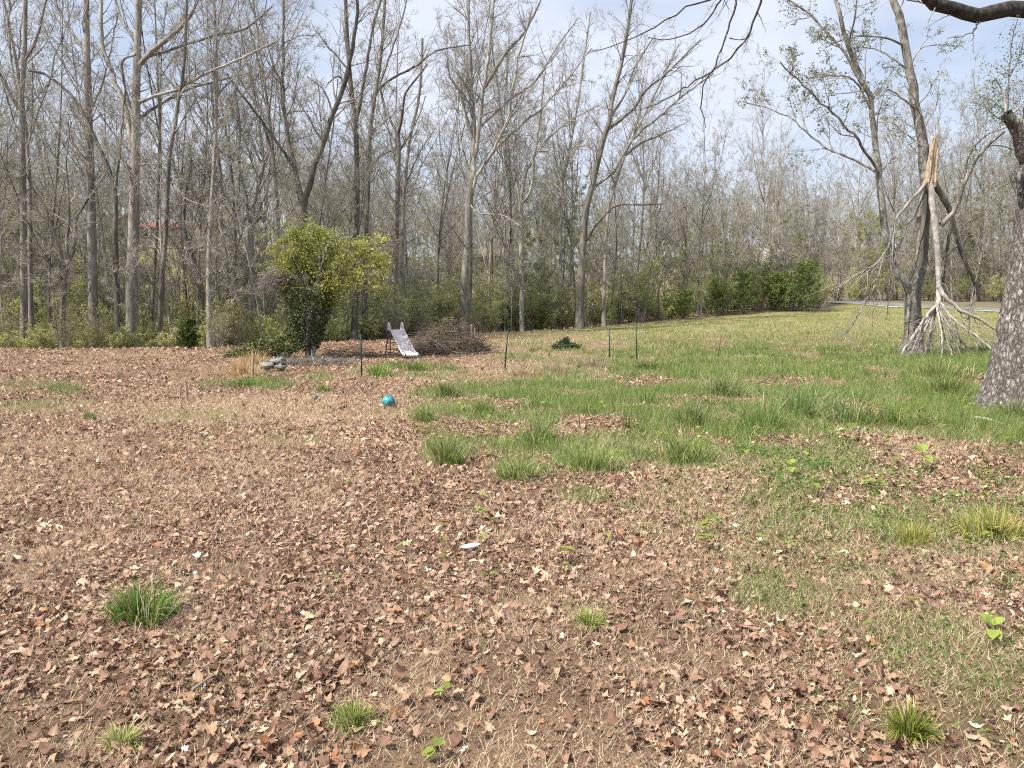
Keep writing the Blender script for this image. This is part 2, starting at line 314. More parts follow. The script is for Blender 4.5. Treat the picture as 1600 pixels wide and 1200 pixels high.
ST = [(430, 642, 420, 30, .95), (120, 650, 220, 26, .6), (700, 590, 180, 18, .8), (820, 575, 130, 16, .8), (405, 560, 45, 30, .9), (870, 540, 200, 28, .7), (1150, 505, 300, 16, .6), (850, 1150, 560, 55, .4), (1120, 1050, 230, 50, .45), (560, 1185, 260, 40, .5), (1400, 1000, 260, 110, .4), (250, 1040, 220, 80, .3), (300, 760, 160, 60, .4), (1150, 860, 90, 60, .3)]
def cover(x, y):
    z = H(x, y); u, v = proj(x, y, z); d = y - treeline(x, y); n = fbm(x * .9, y * .9, 21); n2 = fbm(x * 3.1, y * 3.1, 41)
    g = blobs(u, v, GR)
    g = np.maximum(g, sstep(830, 1080, u) * (1 - sstep(585, 640, v)) * .85); g = np.maximum(g, sstep(735, 800, u) * (1 - sstep(560, 585, v)) * .35)
    g = g * (.08 + 1.5 * sstep(.34, .60, n)) ; w = blobs(u, v, WE) * (.08 + 1.4 * sstep(.38, .62, .5 * n + .5 * n2)); s = np.maximum(blobs(u, v, ST) * (.5 + n), .16 + .6 * sstep(.45, .66, fbm(x * 1.3, y * 1.3, 77)))
    front = 1 - sstep(-2, 4, d + 5.5 * sstep(1270, 1310, u) * (y > 60)); g = np.clip(g, 0, 1) * front; w = np.clip(w, 0, 1) * front
    l = np.clip(1.05 - 1.1 * g - .45 * w - .55 * np.clip(blobs(u, v, ST), 0, 1), 0, 1) * (.30 + 1.0 * sstep(.28, .58, fbm(x * 1.1, y * 1.1, 5))) * (.7 + .5 * sstep(.3, .6, fbm(x * .35, y * .35, 15)))
    l = np.where((u > 740) & (v < 600), l * (1 - sstep(740, 860, u) * (1 - sstep(560, 620, v)) * .93), l)
    return g, np.clip(w, 0, 1), np.clip(s, 0, 1), np.clip(l, 0, 1), d
def scatter(n, y0, y1, rnd=rs, pad=1.2):
    y = np.sqrt(rnd.uniform(y0 * y0, y1 * y1, n)); x = rnd.uniform(-1, 1, n) * (.70 * y + pad); return x, y

# ------------------------------------------------------------------ the ground sheet
def build_ground():
    ys = np.concatenate([np.linspace(-8, 2, 12), np.geomspace(2.3, 120, 200), np.geomspace(124, 700, 26)]); s = np.linspace(-1, 1, 191)
    X = (s[None, :] * .95 + 1.2 * s[None, :] ** 5) * (np.maximum(ys, 0)[:, None] * 1.0 + 7); Y = np.repeat(ys[:, None], len(s), 1)
    x, y = X.ravel(), Y.ravel(); z = H(x, y); g, w, st, l, d = cover(x, np.maximum(y, 2))
    cl, cs, cg, cf = np.array([.145, .094, .064]), np.array([.34, .245, .16]), np.array([.13, .15, .05]), np.array([.33, .25, .155])
    C = cl[None] * np.ones((len(x), 1)); C = C + (cs - C) * np.clip(st * .9, 0, 1)[:, None]; C = C + (cg - C) * np.clip(np.maximum(g, w * .7) * .75, 0, 1)[:, None]
    u, v = proj(x, y, z); far = (sstep(700, 1000, u) * sstep(30, 55, y))[:, None]; C = C + (np.array([.27, .265, .11]) - C) * far * .75
    # forest floor: leaf brown with patches of new green
    ff = sstep(-2, 3, d + 5.5 * sstep(1270, 1310, u) * (y > 60)); gg = sstep(.45, .65, fbm(x * .11, y * .11, 61)) * (u < 1250); Cf = cf[None] * (1 - gg[:, None]) + np.array([.26, .255, .11])[None] * gg[:, None]
    hb = (np.exp(-((u - 290) / 130) ** 2) * sstep(25, 45, d))[:, None]; Cf = Cf + (np.array([.17, .19, .07]) - Cf) * hb * .6; Cf = Cf + (np.array([.19, .165, .115]) - Cf) * sstep(1240, 1310, u)[:, None]
    C = C + (Cf - C) * ff[:, None]
    ny, nx = X.shape; q = np.arange(ny - 1)[:, None] * nx + np.arange(nx - 1)[None]; q = q.ravel(); mb = MB(); mb.add(np.c_[x, y, z], np.c_[q, q + 1, q + nx + 1, q + nx], C)
    o = mb.build('ground', MATS['ground_soil'], smooth=True, color=True); o['kind'] = 'structure'; o['label'] = 'yard of dead leaves, straw and grass sloping to the wood'; return o
ground = build_ground()

# far road on the right, with a pale edge line and a gravel verge; lane on the far slope
def ribbon(name, mat, pts, w, dz, kind='structure', label=None, parent=None, k=60):
    P = crom(pts, k); t = norm(np.gradient(P, axis=0)); nrm = np.c_[-t[:, 1], t[:, 0]]; mb = MB()
    A, B = P + nrm * w / 2, P - nrm * w / 2; V = []
    for q in (A, B): V.append(np.c_[q, H(q[:, 0], q[:, 1]) + dz])
    V = np.stack([V[0], np.c_[P, H(P[:, 0], P[:, 1]) + dz], V[1]], 1); i = np.arange(k - 1)[:, None] * 3 + np.arange(2)[None]; i = i.ravel()
    mb.add(V.reshape(-1, 3), np.c_[i, i + 1, i + 4, i + 3]); o = mb.build(name, MATS[mat], parent=parent)
    if parent is None: o['kind'] = kind
    if label: o['label'] = label
    return o
ra, rb = gx(1285, 86), gx(1575, 72)
rp = [(ra[0] - 20, 96), (ra[0], ra[1] + 1), (rb[0], rb[1] + 1), (rb[0] + 22, rb[1] - 14), (rb[0] + 50, rb[1] - 34)]
road = ribbon('road', 'asphalt', rp, 4.4, .10, label='pale grey country road beyond the field')
ribbon('edge_line', 'paint_line', [(a - .55 * 4.2, b - .83 * 2.4) for a, b in rp], .28, .115, parent=road)
lane = ribbon('lane', 'gravel_pale', [(gx(690, 112)[0], 112), (gx(780, 108)[0], 106), (gx(870, 96)[0], 95), (gx(960, 92)[0], 90)], 3.2, .10, label='pale gravel lane on the slope behind the trees')
lane2 = ribbon('driveway', 'gravel_pale', [(gx(255, 94)[0], 94), (gx(330, 92)[0], 91), (gx(400, 84)[0], 84), (gx(440, 80)[0], 78)], 2.6, .10, label='pale driveway below the house on the wooded slope')

# ------------------------------------------------------------------ leaf litter
def leaf_shapes(hi=False):
    out = []; rnd = np.random.RandomState(3)
    for k in range(10):
        if k < 5:   # lobed leaf
            th = np.array([-90, -62, -35, -12, 18, 40, 62, 90, 118, 140, 162, 192, 215, 242]) * math.pi / 180; r = np.array([.55, .45, .72, .40, 1.0, .48, .72, 1.12, .72, .48, 1.0, .40, .72, .45]) * rnd.uniform(.82, 1.15, 14)
        else:       # plain oval leaf
            th = np.arange(10) / 10 * 2 * math.pi - math.pi / 2; r = np.array([1.0, .66, .5, .48, .58, 1.05, .6, .5, .5, .66]) * rnd.uniform(.88, 1.1, 10)
        if not hi: q_ = [0, 2, 3, 4, 5, 7, 9, 10, 11, 12] if k < 5 else [0, 1, 3, 5, 7, 8]; th, r = th[q_], r[q_]
        n = len(th); P = [np.zeros((1, 2))] + ([np.c_[np.cos(th), np.sin(th)] * (np.minimum(r, .62) * .55)[:, None]] if hi else []) + [np.c_[np.cos(th), np.sin(th)] * r[:, None]]; P = np.vstack(P)
        cv = rnd.uniform(.5, 2.3); ax = rnd.uniform(0, 3.14); c, s_ = math.cos(ax), math.sin(ax); a, b = P[:, 0] * c + P[:, 1] * s_, -P[:, 0] * s_ + P[:, 1] * c      # bend round an axis
        X, Z = np.sin(a * cv) / cv, (1 - np.cos(a * cv)) / cv + .18 * b ** 2 * rnd.uniform(-1, 1) + .07 * rnd.randn(len(P)) * (np.hypot(a, b) > .3); V = np.c_[X, b, Z] * .5; F_ = []
        if hi: F_ = [[0, i + 1, (i + 1) % n + 1] for i in range(n)] + [t for i in range(n) for t in ([i + 1, n + i + 1, n + (i + 1) % n + 1], [i + 1, n + (i + 1) % n + 1, (i + 1) % n + 1])]
        else: F_ = [[0, i + 1, (i + 1) % n + 1] for i in range(n)]
        out.append((V, np.array(F_)))
    return out
LEAVES, LEAVES_HI = leaf_shapes(), leaf_shapes(True)
PAL = np.array([[.115, .058, .042], [.21, .117, .08], [.305, .18, .12], [.40, .26, .176], [.48, .335, .23], [.57, .435, .31], [.37, .18, .085], [.64, .535, .42], [.26, .16, .13], [.17, .092, .072]])
PW = np.array([.08, .16, .21, .20, .13, .06, .035, .012, .08, .05]); PW = PW / PW.sum()
def litter(x, y, size, tiltmax, mb, rnd=rs, lift=.012, LV=None):
    LV = LV or LEAVES
    z = H(x, y); n = len(x); kind = rnd.randint(0, len(LV), n); c = PAL[rnd.choice(len(PAL), n, p=PW)] * rnd.uniform(.8, 1.2, (n, 1))
    yaw = rnd.uniform(0, 2 * math.pi, n); tl = rnd.uniform(0, 1, n) ** 1.3 * tiltmax; ta = rnd.uniform(0, 2 * math.pi, n); fl = np.where(rnd.rand(n) < .4, -1, 1)
    for k in range(len(LV)):
        m = np.where(kind == k)[0]; V, Fc = LV[k]
        if not len(m): continue
        P = V[None] * size[m][:, None, None]; P = P * np.stack([rnd.uniform(.6, 1.1, len(m)), np.ones(len(m)), fl[m] * rnd.uniform(.4, 1.5, len(m))], 1)[:, None, :]
        cy, sy = np.cos(yaw[m])[:, None], np.sin(yaw[m])[:, None]; X = P[..., 0] * cy - P[..., 1] * sy; Y = P[..., 0] * sy + P[..., 1] * cy; Z = P[..., 2]
        ax, ay = np.cos(ta[m])[:, None], np.sin(ta[m])[:, None]; ct, st = np.cos(tl[m])[:, None], np.sin(tl[m])[:, None]
        A = X * ax + Y * ay; B = -X * ay + Y * ax; A2 = A * ct - Z * st; Z2 = A * st + Z * ct; X, Y = A2 * ax - B * ay, A2 * ay + B * ax
        up = -Z2.min(1) * .75 + lift * rnd.uniform(0, 1, len(m))
        V2 = np.stack([X + x[m][:, None], Y + y[m][:, None], Z2 + (z[m] + up)[:, None]], -1)
        f = (np.arange(len(m)) * len(V))[:, None, None] + Fc[None]; mb.add(V2.reshape(-1, 3), f.reshape(-1, 3), np.repeat(c[m], len(V), 0))
def build_litter():
    mb = MB(); near = None
    for (y0, y1, dens, smin, smax) in ((2.2, 4.2, 1650, .026, .068), (4.2, 7, 1150, .032, .076), (7, 11, 560, .040, .088), (11, 16, 270, .05, .10), (16, 24, 115, .065, .12), (24, 46, 30, .09, .16)):
        n = int(dens * .70 * (y1 * y1 - y0 * y0) + dens * 1.2 * 2 * (y1 - y0)); x, y = scatter(n, y0, y1); g, w, s, l, d = cover(x, y)
        keep = rs.rand(n) < l * (1 - sstep(1, 8, d)); x, y = x[keep], y[keep]; sz = rs.uniform(smin, smax, len(x)) * rs.choice([.55, .8, 1, 1, 1.35], len(x))
        if y0 < 3:   # the nearest large leaves are pieces of their own
            big = np.where((y < 3.9) & (np.abs(x) < .66 * y) & (y > 2.55))[0]; big = big[np.argsort(-(sz[big] / y[big]))][:300]; near = (x[big], y[big], sz[big]); m = np.ones(len(x), bool); m[big] = False; x, y, sz = x[m], y[m], sz[m]
        if y1 < 5: hi = sz > .058; litter(x[hi], y[hi], sz[hi], .9, mb, LV=LEAVES_HI); x, y, sz = x[~hi], y[~hi], sz[~hi]
        litter(x, y, sz, .9, mb)
    for (y0, y1, dens, sm) in ((2.2, 5.5, 600, .02),):   # leaf crumbs
        n = int(dens * .70 * (y1 * y1 - y0 * y0) + dens * 2.4 * (y1 - y0)); x, y = scatter(n, y0, y1); litter(x, y, rs.uniform(.5, 1.2, n) * sm, 1.2, mb, LV=LEAVES[5:])
    o = mb.build('leaf_litter', MATS['leaf_dead'], color=True); tag(o, 'brown dead leaves littering the yard', 'leaf litter', kind='stuff')
    meshes = []
    for V, Fc in LEAVES_HI: m = MB(); m.add(V, Fc); meshes.append(m.mesh('fallen_leaf', MATS['leaf_single']))
    x, y, sz = near; z = H(x, y)
    for i in range(len(x)):
        o = bpy.data.objects.new('fallen_leaf', meshes[rs.randint(len(meshes))]); col.objects.link(o); o.parent = ground; s = float(sz[i]); fl = -1 if rs.rand() < .4 else 1
        o.location = (x[i], y[i], z[i] + .018 + .012 * rs.rand()); o.rotation_euler = (rs.uniform(-.6, .6), rs.uniform(-.6, .6), rs.uniform(0, 6.28)); o.scale = (s * rs.uniform(.7, 1.1), s, s * fl * rs.uniform(.6, 1.5))
build_litter()

# ------------------------------------------------------------------ straw and lawn grass
def blades(x, y, z, h, w, lean, mb, c, rnd=rs, segs=2, az=None, ctip=None):
    n = len(x); a = rnd.uniform(0, 2 * math.pi, n) if az is None else az; dx, dy = np.cos(a), np.sin(a); pa = rnd.uniform(0, math.pi, n); px, py = np.cos(pa) * w / 2, np.sin(pa) * w / 2
    ln = np.broadcast_to(lean, (n,)) ; b = np.stack([x, y, z - .01], -1); sv = np.stack([px, py, 0 * px], -1)
    t1 = b + np.stack([dx * h * np.sin(ln * .55) * .55, dy * h * np.sin(ln * .55) * .55, h * np.cos(ln * .55) * .55], -1)
    t2 = t1 + np.stack([dx * h * np.sin(ln * 1.45) * .45, dy * h * np.sin(ln * 1.45) * .45, h * np.cos(ln * 1.45) * .45], -1)
    ct = c if ctip is None else ctip
    if segs == 1:
        V = np.stack([b - sv, b + sv, t2], 1); mb.add(V.reshape(-1, 3), np.arange(3 * n).reshape(n, 3), np.repeat(c, 3, 0))
    else:
        V = np.stack([b - sv, b + sv, t1 - sv * .8, t1 + sv * .8, t2], 1).reshape(-1, 3); i = np.arange(n)[:, None] * 5
        C = np.stack([c, c, c, c, ct], 1).reshape(-1, 3); n0 = mb.n; mb.add(V, i + np.array([[0, 1, 3]]), C); mb.F.append(n0 + i + np.array([[0, 3, 2]])); mb.F.append(n0 + i + np.array([[2, 3, 4]]))
GP = np.array([[.155, .235, .05], [.205, .295, .07], [.265, .35, .095], [.35, .41, .155], [.11, .18, .04], [.48, .44, .25]])
def grasscol(n, p=(.25, .3, .2, .1, .1, .05), rnd=rs): return GP[rnd.choice(6, n, p=p)] * rnd.uniform(.8, 1.2, (n, 1))
SP_ = np.array([[.52, .395, .26], [.62, .50, .345], [.42, .30, .195], [.70, .60, .45], [.25, .165, .105]])
def strawcol(n, rnd=rs): return SP_[rnd.choice(5, n, p=(.3, .25, .2, .1, .15))] * rnd.uniform(.8, 1.2, (n, 1))
def build_cover():
    mb = MB()
    for (y0, y1, dens, w, hl) in ((2.2, 5, 8500, .0027, (.025, .085)), (5, 9, 2300, .0045, (.04, .13)), (9, 16, 650, .008, (.05, .15)), (16, 28, 150, .010, (.08, .2)), (28, 70, 10, .022, (.12, .26))):
        n = int(dens * .7 * (y1 * y1 - y0 * y0) + dens * 2.4 * (y1 - y0)); x, y = scatter(n, y0, y1); g, wd, s, l, d = cover(x, y)
        k = rs.rand(n) < np.clip(s * 1.0 + .1 + .14 * (y < 6.5), 0, 1) * (1 - sstep(0, 4, d)); x, y = x[k], y[k]; m = len(x)
        blades(x, y, H(x, y) + .012, rs.uniform(hl[0], hl[1], m), w, rs.uniform(.7, 1.1, m), mb, strawcol(m), segs=1)
    tag(mb.build('dry_straw', MATS['straw'], color=True), 'tan dry straw matted between the leaves', 'straw', kind='stuff')
    mb = MB()
    for (y0, y1, dens, w, hl) in ((2.2, 5, 1800, .0035, (.03, .10)), (5, 9, 1500, .0045, (.05, .14)), (9, 16, 1000, .006, (.07, .20)), (16, 28, 330, .011, (.08, .22)), (28, 80, 40, .026, (.10, .22))):
        n = int(dens * .7 * (y1 * y1 - y0 * y0) + dens * 2.4 * (y1 - y0)); x, y = scatter(n, y0, y1); g, wd, s, l, d = cover(x, y); z = H(x, y); u, v = proj(x, y, z)
        pg = np.clip(g * 1.1 + .02 + .05 * sstep(900, 1300, u) + .05 * sstep(980, 1120, v) * sstep(.45, .6, fbm(x * 2.2, y * 2.2, 18)), 0, 1) * (1 - sstep(0, 3, d)); k = rs.rand(n) < pg; x, y, z, g, u, v = x[k], y[k], z[k], g[k], u[k], v[k]; m = len(x)
        c = grasscol(m); dry = np.clip(sstep(28, 50, y) * .42 + (1 - g) * .45, 0, 1); c = np.where((rs.rand(m) < dry * .7)[:, None], strawcol(m) * .85, c)
        lush = .6 + .9 * g * sstep(.3, .6, fbm(x * .6, y * .6, 90)); blades(x, y, z, rs.uniform(hl[0], hl[1], m) * lush, w, rs.uniform(.1, .85, m), mb, c, segs=2 if y1 < 10 else 1, ctip=c * 1.15)
    n = 2600; x, y = scatter(n, 6, 30); g, wd, s, l, d = cover(x, y); k = rs.rand(n) < np.clip((g - .3) * 1.2, 0, 1); cx, cy = x[k], y[k]     # ragged longer tussocks through the grass
    for a, b in zip(cx, cy):
        m = rs.randint(25, 60); r = rs.uniform(.06, .28); an = rs.uniform(0, 6.28, m); q = np.abs(rs.randn(m)) * r * .6; px_, py_ = a + np.cos(an) * q * rs.uniform(.7, 1.8), b + np.sin(an) * q; c = grasscol(m, (.32, .22, .14, .1, .17, .05)) * rs.uniform(.75, 1.1); blades(px_, py_, H(px_, py_), rs.uniform(.4, 1.2, m) * rs.uniform(.12, .36), max(.005, .0007 * b), rs.uniform(.1, 1.1, m), mb, c, segs=2 if b < 14 else 1, az=an + rs.randn(m) * .6, ctip=c * 1.2)
    tag(mb.build('lawn_grass', MATS['grass_blade'], color=True), 'rough green grass spreading over the yard and field', 'grass', kind='stuff')
    mb = MB()
    for (y0, y1, dens, sz) in ((2.2, 6, 2600, .018), (6, 10, 1900, .026), (10, 17, 420, .036)):
        n = int(dens * .7 * (y1 * y1 - y0 * y0)); x, y = scatter(n, y0, y1); g, wd, s, l, d = cover(x, y); k = rs.rand(n) < np.clip(wd, 0, 1) * .9; x, y = x[k], y[k]; m = len(x)
        C = np.c_[x, y, H(x, y) + rs.uniform(.02, .085, m)]; V, Fc = leafquads(C, rs.uniform(.7, 1.5, m) * sz, flat=.65, aspect=.8); c = np.array([.15, .245, .065]) * rs.uniform(.55, 1.4, (m, 1)) + rs.uniform(0, .05, (m, 1)) * np.array([1, 1, .2]); mb.add(V, Fc, np.repeat(c, 4, 0))
    tag(mb.build('weeds', MATS['leaf_new'], color=True), 'low green broadleaf weeds creeping through the leaves', 'weeds', kind='stuff')
build_cover()

# ------------------------------------------------------------------ trees
def crown_from(mb, P, R, dens=1.6, rnd=rs, rmin=.006, up=.045, spread=(.5, 1.05), lv=3, l1=(.22, .5), wob=.16, cnt3=5, cnt4=4, lmax=5.5, drop=0., t0=.25):
    """branches, branchlets and twigs on a batch of limbs; returns the last generation"""
    L = np.linalg.norm(np.diff(P, axis=1), axis=2).sum(1)
    A, RA = kids(P, R, np.maximum(3, L * dens), t0, .99, spread, l1, up, wob, 7, rmin * 1.5, .3, lmax, rnd=rnd); mb.add(*tubes(A, RA, 4, rnd))
    LA = np.linalg.norm(np.diff(A, axis=1), axis=2).sum(1)
    B, RB = kids(A, RA, np.clip(LA * 3.0, 4, cnt3 + 5), .2, .99, (.4, .95), (.25, .6), up * .7, wob * 1.2, 5, rmin * 1.2, .15, 2.4, rnd=rnd); mb.add(*tubes(B, RB, 3, rnd))
    if lv < 3: return B, RB
    C, RC = kids(B, RB, cnt4, .15, 1., (.35, .9), (.4, .9), up * .5 - drop, wob * 1.2, 4, rmin, .25, 1.3, rnd=rnd, taper=.6); mb.add(*tubes(C, RC, 3, rnd))
    return C, RC
def along(P, n, rnd=rs, t0=.3):
    """n random points on a batch of twigs"""
    m, K, _ = P.shape; i = rnd.randint(0, m, n); f = rnd.uniform(t0, 1, n) * (K - 1.001); j = f.astype(int); w = (f - j)[:, None]; return P[i, j] * (1 - w) + P[i, j + 1] * w
def proto_tree(seed, h, r0, nl, fork, lean, bk, name, leaves=0, lc=None, tk=(.32, .95), dens=1.3, la=(.5, 1.0), lsz=.09):
    """a whole random tree standing at the origin"""
    rnd = np.random.RandomState(seed); e = bpy.data.objects.new(name, None); e['_o'] = [0., 0., 0.]; k = 16
    t = np.linspace(0, 1, k); a = rnd.uniform(0, 6.28); P = np.c_[np.cos(a) * lean * h * t ** 1.4 + .012 * h * np.sin(t * 7 + a), np.sin(a) * lean * h * t ** 1.4 + .012 * h * np.cos(t * 6 + a), t * h - .15]
    R = r0 * (1 - .88 * t ** .9) * (1 + .55 * np.exp(-t * h / .5)); Ps, Rs_ = [P], [R]
    for q in range(fork):
        t0 = rnd.uniform(.22, .45); i = int(t0 * k); aa = a + 3.14 + rnd.uniform(-1, 1); s = np.linspace(0, 1, k); Lf = h * (1 - t0) * rnd.uniform(.75, .95); op = rnd.uniform(.16, .34)
        Pf = P[i] + np.c_[np.cos(aa) * Lf * op * s ** .8, np.sin(aa) * Lf * op * s ** .8, Lf * .96 * s] + .02 * Lf * np.c_[np.sin(s * 6), np.cos(s * 5) - 1, 0 * s]; Ps.append(Pf); Rs_.append(R[i] * .72 * (1 - .86 * s))
    P, R = np.stack(Ps), np.stack(Rs_); tb = MB(); tb.add(*tubes(P, R, 8, rnd))
    Lm, RL = kids(P, R, np.r_[nl, [max(4, nl // 2)] * fork], tk[0], tk[1], la, (.2, .44), .06, .11, 10, .015, 1.2, 9, rnd=rnd, lr=.009); tb.add(*tubes(Lm, RL, 5, rnd))
    cb = MB(); C, RC = crown_from(cb, np.concatenate([Lm, P[:, 6:].repeat(1, 0)]) if False else Lm, RL, dens=dens, rnd=rnd, rmin=.0075, cnt3=5)
    D, RD = kids(P, R, 8, .5, 1., (.3, .8), (.05, .12), .1, .2, 5, .008, rnd=rnd); cb.add(*tubes(D, RD, 3, rnd))
    tr = bpy.data.objects.new('trunk', tb.mesh('trunk', MATS[bk], smooth=True)); tr.parent = e
    cr_ = bpy.data.objects.new('crown', cb.mesh('crown', MATS['twig'], smooth=True)); cr_.parent = e; parts = [e, tr, cr_]
    if leaves:
        fb = MB(); pts = along(C, leaves, rnd) + rnd.randn(leaves, 3) * .06; V, Fc = leafquads(pts, rnd.uniform(.7, 1.4, leaves) * lsz, rnd); c = np.array(lc) * rnd.uniform(.65, 1.35, (leaves, 1)); fb.add(V, Fc, np.repeat(c, 4, 0))
        fo = bpy.data.objects.new('foliage', fb.mesh('foliage', MATS['leaf_new'], color=True)); fo.parent = e; parts.append(fo)
    return parts
BUD = dict(leaves=1500, lc=(.40, .38, .19), lsz=.06)
PROTO = [proto_tree(11, 23, .125, 20, 1, .05, 'bark_grey', 'bare_tree', **BUD), proto_tree(12, 25, .15, 22, 0, .03, 'bark_grey', 'bare_tree', tk=(.42, .97), **BUD), proto_tree(13, 20, .085, 18, 1, .10, 'bark_dark', 'bare_tree', tk=(.3, .95), **BUD),
         proto_tree(14, 22, .10, 18, 2, .06, 'bark_dark', 'bare_tree'), proto_tree(15, 16, .06, 15, 0, .12, 'bark_grey', 'bare_tree', tk=(.25, .95), **BUD), proto_tree(16, 19, .075, 17, 1, .08, 'bark_pale', 'bare_tree', tk=(.3, .95), **BUD),
         proto_tree(17, 14, .08, 14, 1, .08, 'bark_grey', 'leafing_tree', leaves=5200, lc=(.36, .36, .16), tk=(.25, .95), dens=1.2), proto_tree(18, 9, .045, 11, 1, .1, 'bark_dark', 'leafing_tree', leaves=5200, lc=(.33, .36, .12), tk=(.15, .95), la=(.5, 1.0))]
SAP = [proto_tree(71, 8, .036, 16, 1, .10, 'bark_grey', 'sapling', tk=(.12, .95), dens=1.2), proto_tree(72, 6, .028, 15, 0, .15, 'bark_dark', 'sapling', tk=(.1, .95), dens=1.3), proto_tree(73, 10, .045, 16, 1, .08, 'bark_pale', 'sapling', tk=(.15, .95), dens=1.1), proto_tree(74, 5.5, .03, 15, 2, .12, 'bark_grey', 'sapling', leaves=2200, lc=(.38, .39, .14), tk=(.1, .95), dens=1.3, lsz=.07)]
for pr in PROTO + SAP: pr[0]['proto'] = 1
def spawn(pr, loc, rz, sc, label, cat, group, tilt=(0, 0)):
    e = pr[0].copy(); col.objects.link(e); del e['proto']; e.location = tuple(map(float, loc)); e.rotation_euler = (tilt[0], tilt[1], rz); e.scale = sc if isinstance(sc, tuple) else (sc, sc, sc); tag(e, label, cat, group); del e['_o']
    ch = []
    for p in pr[1:]:
        c = p.copy(); col.objects.link(c); c.parent = e; ch.append(c)
    return e, ch

def hero(name, label, depth, limbs, bk, cat='tree', dens=1.5, group=None, tw='twig', rmin=.0075, up=.045, lv=3, leaves=0, lc=None, lsz=.07, k=20, t0=.28, sides=10, base=None, spread=(.45, .95), l1=(.16, .38), extra=None, lmax=4.5, flare=.25, cnt4=3):
    """a tree whose stem and limbs follow given lines; limbs = [(points(u,v), w0, w1, drift)] with widths as seen"""
    rnd = np.random.RandomState(abs(hash(label)) % 1000 if False else sum(map(ord, label)) % 1000)
    P, R = [], []
    for q, (pts, w0, w1, dr) in enumerate(limbs):
        n = len(pts); W = []
        for i, (u, v) in enumerate(pts):
            s = i / max(1, n - 1); W.append(at(u, v, depth + dr * s + (0 if q == 0 else 0)))
        W = np.array(W)
        if q == 0:
            b = gx(pts[0][0], depth) if base is None else base; W[0] = b - np.array([0, 0, .12])
        C = crom(W, k); s = np.linspace(0, 1, k); L = np.linalg.norm(W[-1] - W[0]); C[1:-1] += .006 * L * .5 * rnd.randn(k - 2, 3) * np.array([1, 1, .4]) if q else 0
        r = (w0 + (w1 - w0) * s ** .9) * .5 * .84 * depth / F
        if q == 0: r = r * (1 + flare * np.exp(-(s * L) / .5))
        P.append(C); R.append(r)
    root = thing(name, P[0][0] + np.array([0, 0, .12]), label, cat, group)
    mb = MB(); mb.add(*tubes(P[0][None], R[0][None], sides, rnd)); tr = mb.build('trunk', MATS[bk], root, smooth=True)
    for q in range(1, len(P)): mb = MB(); mb.add(*tubes(P[q][None], R[q][None], max(5, sides - 4), rnd)); mb.build('limb', MATS[bk], root, smooth=True)
    mb = MB(); PP, RR = np.stack(P), np.stack(R); C, RC = crown_from(mb, PP[1:] if len(PP) > 1 else PP, RR[1:] if len(PP) > 1 else RR, dens=dens, rnd=rnd, rmin=rmin, up=up, lv=lv, t0=t0, spread=spread, l1=l1, lmax=lmax, cnt4=cnt4)
    if len(PP) > 1: crown_from(mb, PP[:1], RR[:1], dens=dens * .7, rnd=rnd, rmin=rmin, up=up, lv=lv, t0=.4, spread=spread, l1=(.1, .2), lmax=lmax * .7)
    mb.build('crown', MATS[tw], root, smooth=True)
    if leaves:
        fb = MB(); pts = along(C, leaves, rnd) + rnd.randn(leaves, 3) * lsz * .6; V, Fc = leafquads(pts, rnd.uniform(.7, 1.4, leaves) * lsz, rnd); c = np.array(lc) * rnd.uniform(.55, 1.4, (leaves, 1)); fb.add(V, Fc, np.repeat(c, 4, 0)); fb.build('foliage', MATS['leaf_new'], root, color=True)
    return root, PP, RR

def up(pts): return pts
hero('bare_tree', 'straight slim bare tree forking near the top at the far left edge', 38, [([(38, 530), (37, 400), (35, 233), (33, 157), (38, 90), (40, -20)], 14, 7, 0), ([(35, 175), (22, 130), (15, 66), (14, -20)], 6, 3, 1.5), ([(38, 95), (57, 60), (72, 0), (80, -40)], 6, 3, -1)], 'bark_grey')
hero('bare_tree', 'tall straight grey tree left of the big forking one', 40, [([(147, 527), (144, 400), (142, 300), (140, 233), (138, 167), (137, 117), (135, 67), (134, -60)], 19, 10, 0), ([(134, 82), (110, 47), (93, 17), (80, -30)], 6, 3, 2), ([(139, 180), (160, 130), (172, 80), (185, 20)], 4, 2, -2), ([(141, 250), (120, 215), (100, 190)], 3.5, 1.5, 1)], 'bark_grey')
hero('bare_tree', 'largest forking grey tree on the left with long limbs reaching right', 38, [([(208, 528), (206, 450), (208, 383), (210, 300), (212, 233), (213, 133), (215, 67), (218, -50)], 24, 10, 0),
     ([(216, 103), (240, 78), (277, 47), (300, 20), (320, -20)], 10, 5, -1.5), ([(225, 92), (283, 72), (337, 55), (383, 45), (425, 10)], 5.5, 2.5, -2), ([(215, 160), (250, 147), (283, 137), (317, 117), (363, 97), (430, 65)], 7, 2.5, -3), ([(215, 186), (250, 163), (293, 140), (333, 128), (390, 113)], 7, 2.5, 1.5),
     ([(210, 235), (203, 205), (195, 163), (180, 127), (170, 97), (160, 67), (157, -20)], 11, 6, 1), ([(212, 62), (190, 30), (176, -15)], 7, 4, 1), ([(214, 258), (247, 257), (263, 267), (270, 285), (290, 310), (327, 323)], 4.5, 2, -2.5), ([(205, 170), (194, 130), (192, 95), (212, 85)], 5, 4, -1)], 'bark_grey', dens=1.1)
hero('bare_tree', 'dark slender tree whose stem bends away to the upper left', 36.5, [([(187, 530), (182, 440), (180, 370), (180, 300), (167, 257), (147, 213), (130, 177), (113, 150), (73, 117), (45, 110)], 13, 4, 1), ([(180, 295), (187, 233), (192, 183), (196, 140)], 6, 3, -1), ([(170, 262), (155, 285), (140, 310)], 3, 1.5, -1)], 'bark_dark', dens=.9)
